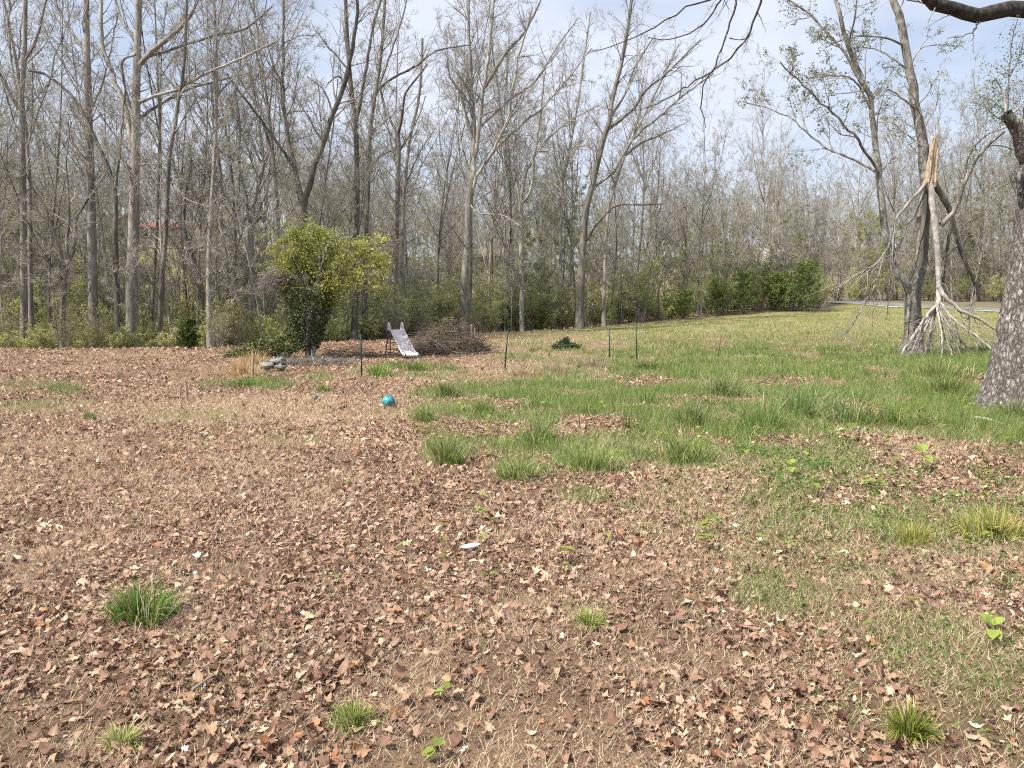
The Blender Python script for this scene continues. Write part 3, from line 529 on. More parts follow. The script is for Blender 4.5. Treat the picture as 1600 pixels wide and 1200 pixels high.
hero('bare_tree', 'thin dark tree leaning slightly right in front of the red roof', 36.5, [([(248, 533), (253, 437), (258, 383), (261, 317), (265, 240), (273, 200), (280, 150), (287, 110), (290, 50), (293, -40)], 10, 4, 0), ([(252, 470), (244, 455), (230, 430), (222, 405)], 2.5, 1.5, -1), ([(270, 215), (290, 180), (310, 150)], 3, 1.5, 1)], 'bark_dark', dens=1.)
hero('bare_tree', 'low many armed bare tree with a twisted base at the left', 35, [([(97, 537), (98, 490), (100, 450), (102, 425)], 11, 10, 0), ([(101, 428), (97, 405), (77, 340), (53, 297), (40, 270)], 8, 3, -1), ([(103, 428), (110, 403), (117, 373), (120, 340), (145, 300)], 8, 3, 1), ([(100, 440), (73, 407), (43, 393), (5, 383)], 4, 1.5, -1.5), ([(104, 424), (104, 380), (108, 320), (104, 250), (112, 190)], 7, 2, 1.5)], 'bark_dark', dens=1.6, flare=.3)
hero('bare_tree', 'dark tree splitting into a wide V above the yellow green shrub', 41, [([(478, 520), (476, 420), (474, 360), (474, 318)], 16, 15, 0), ([(474, 322), (462, 270), (452, 220), (444, 170), (441, 130), (444, 67), (443, -20)], 11, 4.5, 1), ([(475, 325), (480, 300), (493, 253), (507, 213), (520, 180), (533, 143), (545, 105), (555, 40), (560, -20)], 12, 5, -1), ([(459, 262), (430, 217), (410, 190), (377, 147), (355, 115)], 6, 3, -2), ([(441, 135), (425, 95), (415, 60), (400, 10)], 4, 2, 1), ([(521, 178), (505, 140), (480, 120)], 4, 2, 1.5)], 'bark_dark')
hero('bare_tree', 'tall dark tree just right of the V shaped one', 43, [([(553, 515), (556, 440), (557, 360), (558, 300), (557, 233), (555, 187), (548, 133), (543, 67), (538, -40)], 13, 6, 0), ([(556, 190), (563, 160), (573, 100), (582, 50), (597, -10)], 7, 4, -1), ([(556, 260), (566, 245), (570, 300)], 3, 1.5, -1), ([(550, 150), (530, 120), (512, 130)], 4, 2, 1)], 'bark_dark')
hero('bare_tree', 'bare tree with one long arching limb over the middle of the wood', 46, [([(568, 505), (572, 380), (575, 300), (577, 233), (583, 167), (590, 127), (597, 67), (604, -40)], 10, 5, 0), ([(590, 140), (617, 120), (650, 103), (680, 80), (733, 70)], 5, 2, -2), ([(585, 160), (605, 100), (625, 40), (640, -20)], 4, 2, 2)], 'bark_dark')
hero('bare_tree', 'upright dark trunk forking at mid height behind the slide', 49, [([(613, 498), (617, 430), (619, 380), (620, 333), (623, 233), (621, 207)], 14, 8, 0), ([(621, 210), (607, 180), (597, 150), (590, 100)], 5, 2.5, 1), ([(622, 210), (627, 190), (632, 150), (645, 130), (668, 100)], 6, 2.5, -1), ([(622, 240), (640, 210), (655, 180), (665, 150)], 4, 2, 1)], 'bark_dark')
hero('bare_tree', 'slim trunk standing close beside the forked trunk behind the slide', 51, [([(627, 480), (628, 400), (632, 300), (640, 220), (655, 150), (660, 60)], 9, 4, 0), ([(634, 290), (655, 240), (680, 200)], 3, 1.5, 1)], 'bark_grey')
hero('bare_tree', 'pale tree fanning into many upright limbs at the centre of the wood', 50, [([(722, 492), (727, 430), (731, 370), (733, 320), (737, 280)], 16, 14, 0), ([(738, 282), (740, 233), (738, 170), (735, 100), (733, 30), (732, -30)], 9, 4, 0), ([(738, 280), (745, 230), (752, 170), (757, 130), (765, 60), (775, -20)], 9, 4, -1.5),
     ([(736, 305), (748, 270), (763, 250), (790, 193), (800, 143), (813, 80), (832, 10)], 7, 3, -2), ([(757, 258), (780, 225), (813, 197), (850, 165), (883, 127), (925, 75)], 6, 2, 2), ([(752, 195), (770, 180), (800, 153), (837, 127), (867, 80), (903, 28)], 6, 2, 1), ([(738, 215), (720, 150), (703, 117), (697, 60)], 5.5, 2, -1), ([(739, 235), (727, 180), (715, 110), (700, 40)], 5, 2, 2),
     ([(754, 140), (770, 117), (790, 83), (820, 50), (845, 0)], 7, 3, -1), ([(734, 318), (747, 333), (787, 337), (815, 355)], 3, 1.5, -3), ([(730, 390), (705, 355), (680, 340)], 2.5, 1.2, -2)], 'bark_pale', dens=1.6)
hero('bare_tree', 'dark tree leaning right toward the open sky', 57, [([(905, 482), (910, 400), (915, 333), (927, 283), (943, 217), (953, 187), (957, 150), (967, 117), (980, 50), (988, -10)], 16, 5, 0), ([(950, 203), (987, 173), (1007, 143), (1047, 110), (1095, 62)], 5.5, 2, 1.5), ([(928, 290), (960, 267), (990, 217), (1033, 180), (1067, 150), (1115, 115)], 5.5, 2, -2), ([(913, 380), (933, 350), (963, 322), (1007, 320), (1040, 318)], 5, 2, -2.5), ([(952, 185), (975, 150), (990, 110), (1020, 60)], 5, 2, 2), ([(945, 215), (930, 190), (915, 170)], 3, 1.5, 1)], 'bark_dark', dens=1.7, spread=(.3, .8))
hero('bare_tree', 'second slimmer tree leaning right beside the dark leaning one', 60, [([(943, 470), (945, 420), (950, 333), (963, 283), (980, 233), (1000, 193), (1033, 127), (1060, 70)], 8, 3, 0), ([(975, 245), (1000, 225), (1035, 210), (1075, 190)], 4, 1.5, 1), ([(990, 210), (1000, 170), (1005, 120)], 4, 1.5, -1)], 'bark_grey', dens=1.7, spread=(.3, .8))
hero('bare_tree', 'straight thin tree between the fanning tree and the leaning ones', 60, [([(875, 478), (876, 400), (877, 300), (890, 233), (903, 160), (910, 110), (922, 20)], 7, 3, 0), ([(885, 255), (905, 225), (935, 190)], 3, 1.5, 1), ([(880, 290), (868, 250), (862, 200)], 3, 1.5, -1)], 'bark_grey', dens=1.8)
hero('bare_tree', 'twin stemmed grey tree spreading right beside the fanning tree', 57, [([(815, 492), (815, 440), (814, 340), (814, 315)], 9, 8, 0), ([(814, 320), (823, 267), (860, 213), (893, 187), (935, 165)], 7, 2, 1.5), ([(815, 318), (828, 300), (837, 233), (843, 187), (852, 110)], 6, 2, -1.5), ([(814, 330), (805, 270), (800, 210)], 4, 2, 1)], 'bark_grey', dens=2.)
hero('bare_tree', 'grey trunk with a short black broken stub left of the yellow shrub', 43, [([(390, 512), (392, 450), (392, 375), (393, 352)], 13, 12, 0), ([(392, 356), (402, 345), (412, 332)], 4.5, 4, -1), ([(391, 356), (380, 348), (372, 340)], 4, 2, 1), ([(393, 358), (395, 330), (401, 302), (412, 250), (405, 190), (415, 120)], 9, 3, 1.5), ([(392, 360), (385, 310), (372, 250), (375, 190), (365, 130)], 7, 3, -1)], 'bark_grey')
hero('bare_tree', 'grey leaning trunk between the red roof and the broken stub tree', 41, [([(353, 520), (357, 457), (350, 383), (343, 333), (345, 280), (335, 200), (330, 130)], 10, 4, 0), ([(356, 440), (372, 380), (390, 330), (420, 270)], 5, 2, -1), ([(345, 300), (320, 260), (300, 230)], 3, 1.5, 1)], 'bark_grey')
hero('bare_tree', 'crooked dark trunk slanting below the red roof', 45, [([(322, 500), (316, 460), (310, 430), (300, 393), (288, 360), (290, 310), (300, 250)], 9, 4, 0), ([(302, 400), (318, 370), (330, 330)], 3, 1.5, 1)], 'bark_dark')

MARKS = [(60, 'the left edge tree'), (120, 'the low many armed tree'), (180, 'the tall grey tree'), (240, 'the big forking tree'), (300, 'the red roof tree'), (370, 'the grey leaning trunk'), (430, 'the black stub tree'), (520, 'the V shaped tree'), (590, 'the shrub right side'), (660, 'the slide'), (760, 'the pale fanning tree'), (850, 'the twin stemmed tree'), (930, 'the dark leaning tree'), (1000, 'the slimmer leaning tree'), (1100, 'the left hedge end'), (1200, 'the hedge middle'), (1300, 'the right hedge end'), (1400, 'the hanging branches'), (1480, 'the broken tree'), (1580, 'the hanging limb'), (9999, 'the rough trunk')]
def mark(u): return next(t for m, t in MARKS if u < m)
def rowword(d, rng): return 'close behind' if d < rng * .33 else 'some way behind' if d < rng * .66 else 'deep behind'
TLOOK = ['forked grey bare tree', 'tall straight grey bare tree', 'slanting dark bare tree', 'dark bare tree with three stems', 'slender grey bare tree', 'pale forked bare tree', 'pale green leafing tree', 'small green leafing tree']
# the wood behind: many bare trunks one can tell apart
FIRST = None
def gn_scatter(o, sources, smin, smax, tilt=.04):
    ng = bpy.data.node_groups.new('scatter', 'GeometryNodeTree'); ng.interface.new_socket('Geometry', in_out='INPUT', socket_type='NodeSocketGeometry'); ng.interface.new_socket('Geometry', in_out='OUTPUT', socket_type='NodeSocketGeometry')
    N_, L_ = ng.nodes, ng.links; gi, go = N_.new('NodeGroupInput'), N_.new('NodeGroupOutput'); ip = N_.new('GeometryNodeInstanceOnPoints'); join = N_.new('GeometryNodeJoinGeometry')
    for chs in sources:
        j = N_.new('GeometryNodeJoinGeometry'); g2 = N_.new('GeometryNodeGeometryToInstance')
        for c in chs: oi = N_.new('GeometryNodeObjectInfo'); oi.inputs['Object'].default_value = c; L_.new(oi.outputs['Geometry'], j.inputs[0])
        L_.new(j.outputs[0], g2.inputs[0]); L_.new(g2.outputs[0], join.inputs[0])
    rv = N_.new('FunctionNodeRandomValue'); rv.data_type = 'FLOAT_VECTOR'; rv.inputs[0].default_value = (-tilt, -tilt, 0); rv.inputs[1].default_value = (tilt, tilt, 6.28)
    rsn = N_.new('FunctionNodeRandomValue'); rsn.data_type = 'FLOAT'; rsn.inputs[2].default_value = smin; rsn.inputs[3].default_value = smax
    L_.new(gi.outputs[0], ip.inputs['Points']); L_.new(join.outputs[0], ip.inputs['Instance']); ip.inputs['Pick Instance'].default_value = True
    L_.new(rv.outputs[0], ip.inputs['Rotation']); L_.new(rsn.outputs[1], ip.inputs['Scale']); L_.new(ip.outputs[0], go.inputs[0]); md = o.modifiers.new('scatter', 'NODES'); md.node_group = ng
def wood():
    rnd = np.random.RandomState(5); first = {}; n = 0; taken = []
    zones = [(-90, 330, 0, 30, 22, 'thin bare tree among the crowded trunks of the left wood', 'bare trees of the left wood'), (330, 820, 1, 30, 28, 'thin bare tree behind the yellow green shrub and slide', 'bare trees of the middle wood'),
             (820, 1300, 1, 26, 60, 'thin bare tree behind the green hedge bushes', 'bare trees behind the hedge'), (1300, 1680, 1, 24, 56, 'bare tree in the wood beyond the country road', 'bare trees beyond the road')]
    for (u0, u1, dm, rng, cnt, lab, grp) in zones:
        c = 0; tries = 0
        while c < cnt and tries < 4000:
            tries += 1; u = rnd.uniform(u0, u1); x0 = (u - 800) / 1200.; y = np.interp(u, UT, YT); y = y + dm + rnd.uniform(.5, rng) * (rnd.rand() ** .6 if u0 < 800 else 1); p = gx(u, y)
            if any((p[0] - a) ** 2 + (p[1] - b) ** 2 < 2.2 for a, b in taken): continue
            taken.append((p[0], p[1]))
            wts = [.2, .16, .18, .16, .16, .1, .03, .01] if u < 820 else ([.08, .05, .2, .08, .17, .12, .22, .08] if u < 1300 else [.1, .1, .2, .1, .2, .1, .15, .05]); k = rnd.choice(8, p=np.array(wts) / sum(wts)); sc = rnd.uniform(.8, 1.12) * (.84 if 1000 < u < 1300 else 1.05 if u >= 1300 else 1.0)
            leafy = k >= 6
            e, ch = spawn(PROTO[k], p, rnd.uniform(0, 6.28), (sc, sc, sc * rnd.uniform(.95, 1.1)), TLOOK[k] + ' ' + rowword(y - np.interp(u, UT, YT), rng) + ' ' + mark(u), 'tree', grp.replace('bare', 'leafing') if leafy else grp, (rnd.uniform(-.05, .05), rnd.uniform(-.05, .05)))
            first.setdefault(k, ch); c += 1
    global FIRST; FIRST = first
    # the far-off wood reads as one mass
    N = 760; pts = []
    while len(pts) < N:
        u = rnd.uniform(-140, 1760); y = np.interp(u, UT, YT) + rnd.uniform(24, 130); x = (u - 800) / 1200. * y
        if 225 < u < 420 and y < 108: continue
        if u > 1290 and y < 98: continue
        pts.append((x, y, Hs(x, y) - .2))
    me = bpy.data.meshes.new('distant_wood'); me.from_pydata(pts, [], []); o = bpy.data.objects.new('distant_wood', me); col.objects.link(o); tag(o, 'far bare wood rising behind the nearer trunks', 'wood', kind='stuff')
    gn_scatter(o, [first[k] for k in sorted(first) if k != 7], .45, .8)
wood()

def fallen_log(u0, d0, u1, d1, r, label, mat='bark_pale'):
    a, b = gx(u0, d0), gx(u1, d1); rnd = np.random.RandomState(int(u0)); C = crom([a + [0, 0, r], (a + b) / 2 + [0, 0, r + .25], b + [0, 0, r + .1]], 10); C[:, 2] = np.maximum(C[:, 2], H(C[:, 0], C[:, 1]) + r * .6); root = thing('fallen_log', a, label, 'log'); mb = MB(); tube1(mb, list(C), r, r * .45, 8, 14); mb.build('log_body', MATS[mat], root, smooth=True); mb = MB(); A, RA = kids(C[None], np.full((1, 10), r * .6), 9, .4, 1, (.5, 1.1), (.12, .3), .1, .15, 6, .012, rnd=rnd); mb.add(*tubes(A, RA, 4, rnd)); mb.build('bare_branch', MATS['twig_pale'], root)['kind'] = 'stuff'
fallen_log(30, 38.5, 82, 40.5, .11, 'pale fallen log slanting between trunks at the far left'); fallen_log(225, 41, 262, 39.5, .10, 'dark fallen log behind the thin dark tree', 'bark_dark'); fallen_log(640, 47.5, 690, 50, .09, 'pale fallen limb behind the brush pile'); fallen_log(800, 62, 870, 60, .12, 'pale fallen trunk in the thicket right of the fanning tree')
# ------------------------------------------------------------------ understory shrubs with new leaves
def proto_shrub(seed, h, n, spread, leaves, lc, lsz=.075):
    rnd = np.random.RandomState(seed); e = bpy.data.objects.new('leafing_shrub', None); k = 8; a = rnd.uniform(0, 6.28, n); r = rnd.uniform(.3, 1, n) * spread; hh = h * rnd.uniform(.55, 1, n); t = np.linspace(0, 1, k)
    P = np.stack([np.cos(a)[:, None] * (r[:, None] * t ** 1.3 + .12), np.sin(a)[:, None] * (r[:, None] * t ** 1.3 + .12), hh[:, None] * t - .05], -1) + rnd.randn(n, k, 3) * .03 * h * t[None, :, None]
    R = .014 * (1 - .7 * t)[None] * np.ones((n, 1)) * h / 2.5; sb = MB(); sb.add(*tubes(P, R, 4, rnd)); A, RA = kids(P, R, 7, .2, 1, (.4, 1.0), (.2, .5), .05, .2, 5, .005, rnd=rnd); sb.add(*tubes(A, RA, 3, rnd)); B, RB = kids(A, RA, 4, .2, 1, (.4, 1.), (.3, .7), .05, .2, 4, .004, rnd=rnd); sb.add(*tubes(B, RB, 3, rnd))
    s = bpy.data.objects.new('stem', sb.mesh('stem', MATS['twig_pale'])); s.parent = e; fb = MB(); pts = along(B, leaves, rnd, 0) + rnd.randn(leaves, 3) * .05; V, Fc = leafquads(pts, rnd.uniform(.6, 1.4, leaves) * lsz, rnd, .3); c = np.array(lc) * rnd.uniform(.55, 1.4, (leaves, 1)); fb.add(V, Fc, np.repeat(c, 4, 0))
    f = bpy.data.objects.new('foliage', fb.mesh('foliage', MATS['leaf_new'], color=True)); f.parent = e; e['_o'] = [0, 0, 0]; e['proto'] = 1; return [e, s, f]
SHR = [proto_shrub(31, 2.2, 14, .9, 3000, (.44, .45, .17)), proto_shrub(32, 3.2, 16, 1.1, 3600, (.45, .45, .19)), proto_shrub(33, 1.4, 14, .9, 2400, (.45, .45, .18)), proto_shrub(34, 2.6, 18, .8, 900, (.32, .30, .13)), proto_shrub(35, 4.2, 14, 1.3, 3600, (.43, .45, .17), .085)]
def understory():
    rnd = np.random.RandomState(8)
    Z = [(-60, 340, 52, -.3, 9, (.25, .1, .5, .1, .05), .75, 'low leafing shrub at the foot of the left trunks', 'leafing shrubs under the left trees'), (330, 560, 22, 0, 8, (.35, .1, .4, .1, .05), .8, 'leafing shrub behind the yellow green shrub', 'leafing shrubs behind the yellow shrub'),
         (560, 1010, 74, 0, 7, (.3, .25, .1, .15, .2), 1.0, 'green leafing shrub in the thicket behind the field', 'leafing shrubs of the thicket'), (1000, 1290, 34, 0, 7, (.3, .3, .1, .1, .2), 1.0, 'green leafing shrub around the hedge bushes', 'leafing shrubs by the hedge'),
         (1320, 1680, 26, 2, 16, (.1, .3, .1, .4, .1), 1.1, 'scrubby shrub along the wood edge beyond the road', 'shrubs beyond the road'), (-60, 820, 120, 5, 26, (.25, .3, .15, .05, .25), 1.05, 'leafing shrub deep between the trunks of the wood', 'leafing shrubs inside the wood')]
    fs = {}
    SLOOK = ['rounded green leafing shrub', 'tall green leafing shrub', 'low green leafing shrub', 'nearly bare grey shrub', 'tallest green leafing shrub']
    for (u0, u1, n, d0, d1, w, sc, lab, grp) in Z:
        for i in range(n):
            u = u0 + (u1 - u0) * (i + rnd.rand()) / n if d1 < 12 else rnd.uniform(u0, u1); y = np.interp(u, UT, YT) + rnd.uniform(d0, d1); p = gx(u, y); s = sc * rnd.uniform(.7, 1.25); k = rnd.choice(5, p=w); e, ch = spawn(SHR[k], p, rnd.uniform(0, 6.28), (s, s, s * rnd.uniform(.85, 1.15)), SLOOK[k] + (' at the foot of ' if y - np.interp(u, UT, YT) < 3 else ' a few steps behind ' if y - np.interp(u, UT, YT) < 8 else ' deep behind ') + mark(u), 'shrub', grp); fs.setdefault(k, ch)
    ss = {}; PL = ['grey twiggy sapling', 'short dark twiggy sapling', 'taller pale sapling', 'sapling in pale green leaf']
    for (u0, u1, n, d0, d1, grp) in ((-60, 560, 44, .5, 24, 'saplings of the left wood'), (560, 1010, 34, .5, 18, 'saplings behind the slide'), (1000, 1300, 30, 1, 20, 'saplings behind the hedge'), (1310, 1680, 34, 1, 14, 'saplings beyond the road')):
        for i in range(n):
            u = rnd.uniform(u0, u1); dd = rnd.uniform(d0, d1); p = gx(u, np.interp(u, UT, YT) + dd); k = rnd.choice(4, p=(.35, .25, .2, .2)); s = rnd.uniform(.8, 1.25); e, ch = spawn(SAP[k], p, rnd.uniform(0, 6.28), s, PL[k] + ' ' + rowword(dd, d1) + ' ' + mark(u), 'sapling', grp, (rnd.uniform(-.1, .1), rnd.uniform(-.1, .1))); ss.setdefault(k, ch)
    pts = []
    while len(pts) < 650:
        u = rnd.uniform(-140, 1760); y = np.interp(u, UT, YT) + 8 + 100 * rnd.rand() ** 1.5; x = (u - 800) / 1200. * y
        if 240 < u < 400 and 70 < y < 106 and rnd.rand() < .75: continue
        if u > 1290 and y < np.interp(u, UT, YT) + 3: continue
        pts.append((x, y, Hs(x, y) - .1))
    me = bpy.data.meshes.new('distant_undergrowth'); me.from_pydata(pts, [], []); o = bpy.data.objects.new('distant_undergrowth', me); col.objects.link(o); tag(o, 'tangled grey and green undergrowth filling the far wood', 'undergrowth', kind='stuff')
    gn_scatter(o, [ss[0], ss[3]] + [fs[1], fs[0], fs[4], fs[2]], .7, 1.3, .12)
understory()

# ------------------------------------------------------------------ the storm-broken tree
def pathw(pts, depth, dr=0., d0=0.):
    n = len(pts); return np.array([at(u, v, depth + d0 + dr * i / max(1, n - 1)) for i, (u, v) in enumerate(pts)])
def limb(root, name, W, r0, r1, mat, rnd, k=20, sides=8, wob=.004, flare=0):
    C = crom(W, k); L = np.linalg.norm(W[-1] - W[0]); C[1:-1] += wob * L * rnd.randn(k - 2, 3); s = np.linspace(0, 1, k); R = (r0 + (r1 - r0) * s ** .9) * (1 + flare * np.exp(-s * L / .5))
    mb = MB(); mb.add(*tubes(C[None], R[None], sides, rnd)); return mb.build(name, MATS[mat], root, smooth=True), C, R
def broken_tree():
    D = 27.0; rnd = np.random.RandomState(91); px = D / F / 2; b = gx(1427, D)
    root = thing('broken_tree', b, 'storm broken tree with pale hanging limb and splintered stub', 'tree')
    _, TC, TR = limb(root, 'trunk', np.vstack([b - [0, 0, .1], pathw([(1427, 500), (1427, 455), (1434, 430), (1440, 400)], D)]), 28 * px, 19 * px, 'bark_mottled', rnd, sides=12, flare=.35)
    Ps, Rs_ = [], []
    for pts, w0, w1, d0, dr in (
        ([(1437, 415), (1440, 370), (1445, 320), (1447, 290), (1445, 240), (1437, 190), (1428, 140), (1420, 100), (1408, 45), (1392, -20)], 19, 10, .2, .6), ([(1424, 462), (1412, 442), (1395, 412), (1385, 370), (1378, 310), (1372, 270), (1366, 203), (1359, 156), (1344, 125), (1325, 62), (1308, 5), (1298, -40)], 13, 5, 0, -1.0),
        ([(1372, 268), (1345, 225), (1319, 194), (1266, 144), (1219, 97)], 4.5, 1.8, -.6, -1.5), ([(1370, 270), (1335, 250), (1300, 237), (1256, 203), (1225, 178), (1160, 158)], 4, 1.5, -.6, 1.5), ([(1347, 130), (1316, 78), (1288, 47), (1262, 19), (1215, -10)], 4.5, 2, -.9, 1), ([(1360, 170), (1335, 125), (1300, 118), (1260, 122)], 3, 1.3, -.8, -2), ([(1326, 65), (1335, 30), (1340, -20)], 3, 1.5, -.9, -1),
        ([(1411, 70), (1375, 58), (1330, 58), (1290, 75)], 3.5, 1.5, .7, -1.5), ([(1418, 108), (1385, 85), (1360, 75), (1325, 75)], 3.5, 1.4, .7, 1), ([(1430, 170), (1405, 150), (1385, 140), (1362, 165)], 3, 1.3, .5, -1), ([(1440, 228), (1410, 205), (1385, 190), (1350, 200)], 2.6, 1.2, .4, 1), ([(1424, 98), (1440, 75), (1470, 70), (1497, 72)], 2.5, 1.2, .6, -.5), ([(1415, 50), (1400, 30), (1412, 0), (1420, -30)], 3, 1.5, .6, .5),
        ([(1470, 352), (1485, 338), (1497, 318), (1505, 290), (1518, 262), (1535, 235), (1570, 205)], 8, 4, -.5, -.8), ([(1505, 295), (1509, 262), (1514, 243), (1530, 220), (1560, 203), (1602, 192)], 4.5, 2, -.7, -.6), ([(1515, 268), (1545, 228), (1590, 235), (1625, 240)], 3, 1.5, -.9, .4)):
        _, C, R = limb(root, 'limb', pathw(pts, D, dr, d0), w0 * px, w1 * px, 'bark_mottled', rnd); Ps.append(C); Rs_.append(R)
    mb = MB(); P, R = np.stack(Ps), np.stack(Rs_); C, RC = crown_from(mb, P[2:13], R[2:13], dens=2.6, rnd=rnd, rmin=.005, up=.03, l1=(.25, .5), lmax=2.6, cnt4=3); C2, _ = crown_from(mb, P[[0, 1, 13, 14, 15]], R[[0, 1, 13, 14, 15]], dens=1.2, rnd=rnd, rmin=.005, up=.03, l1=(.1, .25), t0=.35, lmax=2.2, cnt4=3); mb.build('crown', MATS['twig'], root, smooth=True)
    n = 5200; pts = np.concatenate([along(C, n, rnd), along(C2, 1500, rnd)]); m = len(pts); pts = pts + rnd.randn(m, 3) * .035; fb = MB(); V, Fc = leafquads(pts, rnd.uniform(.6, 1.3, m) * .065, rnd); c = np.array([.16, .185, .085]) * rnd.uniform(.45, 1.4, (m, 1)); fb.add(V, Fc, np.repeat(c, 4, 0)); fb.build('foliage', MATS['leaf_new'], root, color=True)
    # splintered stub: torn slivers of fresh wood on the snapped stem
    o, C, R = limb(root, 'snapped_stem', pathw([(1437, 428), (1441, 395), (1446, 345), (1451, 300), (1453, 284)], D, -.4, -.05), 8.5 * px * 1.3, 9 * px * 1.5, 'bark_dark', rnd, k=10); o['label'] = 'dark snapped stem below the fresh break'
    sb = MB(); base = at(1452, 288, D - .45); W = .165
    for i in range(22):
        a = i / 22 * 6.283; rr = W * (1 if i % 3 else .55); p0 = base + np.array([math.cos(a) * rr, math.sin(a) * rr * .7, -.12]); tall = (i % 11 in (0, 1, 2, 3, 9, 10)); h = rnd.uniform(1.25, 1.85) if tall else rnd.uniform(.35, .85); p1 = p0 + np.array([.08 + (.06 if tall else 0) - math.cos(a) * rr * (.45 if tall else .1), -math.sin(a) * rr * .4, h])
        Pq = np.linspace(p0, p1, 5) + rnd.randn(5, 3) * .008; tube1(sb, list(Pq), .062, .012 if not tall else .028, 5, 6)
    tube1(sb, [base + [.0, .02, -.2], base + [.05, .02, .5], base + [.10, .02, 1.15], base + [.13, .02, 1.6]], .125, .07, 9, 10); o = sb.build('splintered_wood', MATS['split_wood'], root); o['label'] = 'torn orange tan wood at the break'
    # hanging limbs
    HG = [('hanging_limb', [(1453, 292), (1459, 330), (1462, 360), (1465, 400), (1467, 440), (1465, 470), (1462, 488)], 10.5, 7, -.5, -.6, 'bark_birch'), ('hanging_limb', [(1450, 284), (1437, 297), (1420, 317), (1400, 345), (1388, 385), (1368, 412), (1335, 432), (1298, 455)], 5, 1.8, -.5, -1.2, 'twig_pale'),
          ('hanging_limb', [(1459, 284), (1470, 304), (1480, 322), (1488, 345), (1498, 380), (1510, 412), (1522, 442), (1532, 470)], 10, 3.5, -.45, .8, 'bark_dark'), ('hanging_limb', [(1486, 350), (1480, 390), (1474, 430), (1468, 470)], 5, 2.5, -.3, .8, 'bark_dark'),
          ('hanging_branch', [(1467, 448), (1480, 466), (1500, 484), (1530, 498), (1562, 518)], 7, 3, -1, -.6, 'bark_birch'), ('hanging_branch', [(1465, 462), (1480, 488), (1500, 508), (1525, 525), (1548, 545)], 5, 2.5, -1, -1.0, 'bark_birch'), ('hanging_branch', [(1388, 385), (1372, 430), (1355, 470), (1330, 510), (1318, 530)], 3, 1.5, -.9, -.6, 'twig_pale'), ('hanging_branch', [(1445, 300), (1425, 345), (1400, 395), (1392, 450), (1385, 500)], 2.5, 1.2, -.6, .3, 'bark_dark'), ('hanging_branch', [(1525, 450), (1520, 480), (1512, 500)], 4, 2, .3, 0, 'bark_dark')]
    FAN = [(1408, 553), (1420, 560), (1432, 548), (1444, 562), (1455, 556), (1472, 560), (1488, 556), (1502, 560), (1515, 548), (1425, 535)]
    for q, (u, v) in enumerate(FAN):
        HG.append(('hanging_branch', [(1463, 478), (1463 + (u - 1463) * .25, 492 + 3 * math.sin(q)), (1463 + (u - 1463) * .6 + 4 * math.sin(q * 3), 520), (u, v)], 5 - (q % 3) * .7, 1.8, -1.05, -1.4 + .35 * (q % 5) * 1.3, 'bark_birch'))
    pale, dark = [], []
    for nm, pts, w0, w1, d0, dr, mt in HG:
        o, C, R = limb(root, nm, pathw(pts, D, dr, d0), w0 * px, w1 * px, mt, rnd, wob=.006 if 'branch' in nm else .003); (pale if mt != 'bark_dark' else dark).append((C, R))
    for nm, lst, mt in (('hanging_twigs', pale, 'twig_pale'), ('hanging_twigs', dark, 'twig')):
        mb = MB(); P, R = np.stack([q[0] for q in lst]), np.stack([q[1] for q in lst]); A, RA = kids(P, R, np.where(np.arange(len(P)) == 0, 3, 17), .3, .99, (.3, .9), (.2, .55), -.09, .17, 7, .005, .3, 1.7, rnd=rnd); mb.add(*tubes(A, RA, 4, rnd)); B, RB = kids(A, RA, 6, .2, 1, (.3, .9), (.3, .7), -.06, .2, 5, .0035, rnd=rnd); mb.add(*tubes(B, RB, 3, rnd)); mb.build(nm, MATS[mt], root, smooth=True)
broken_tree()

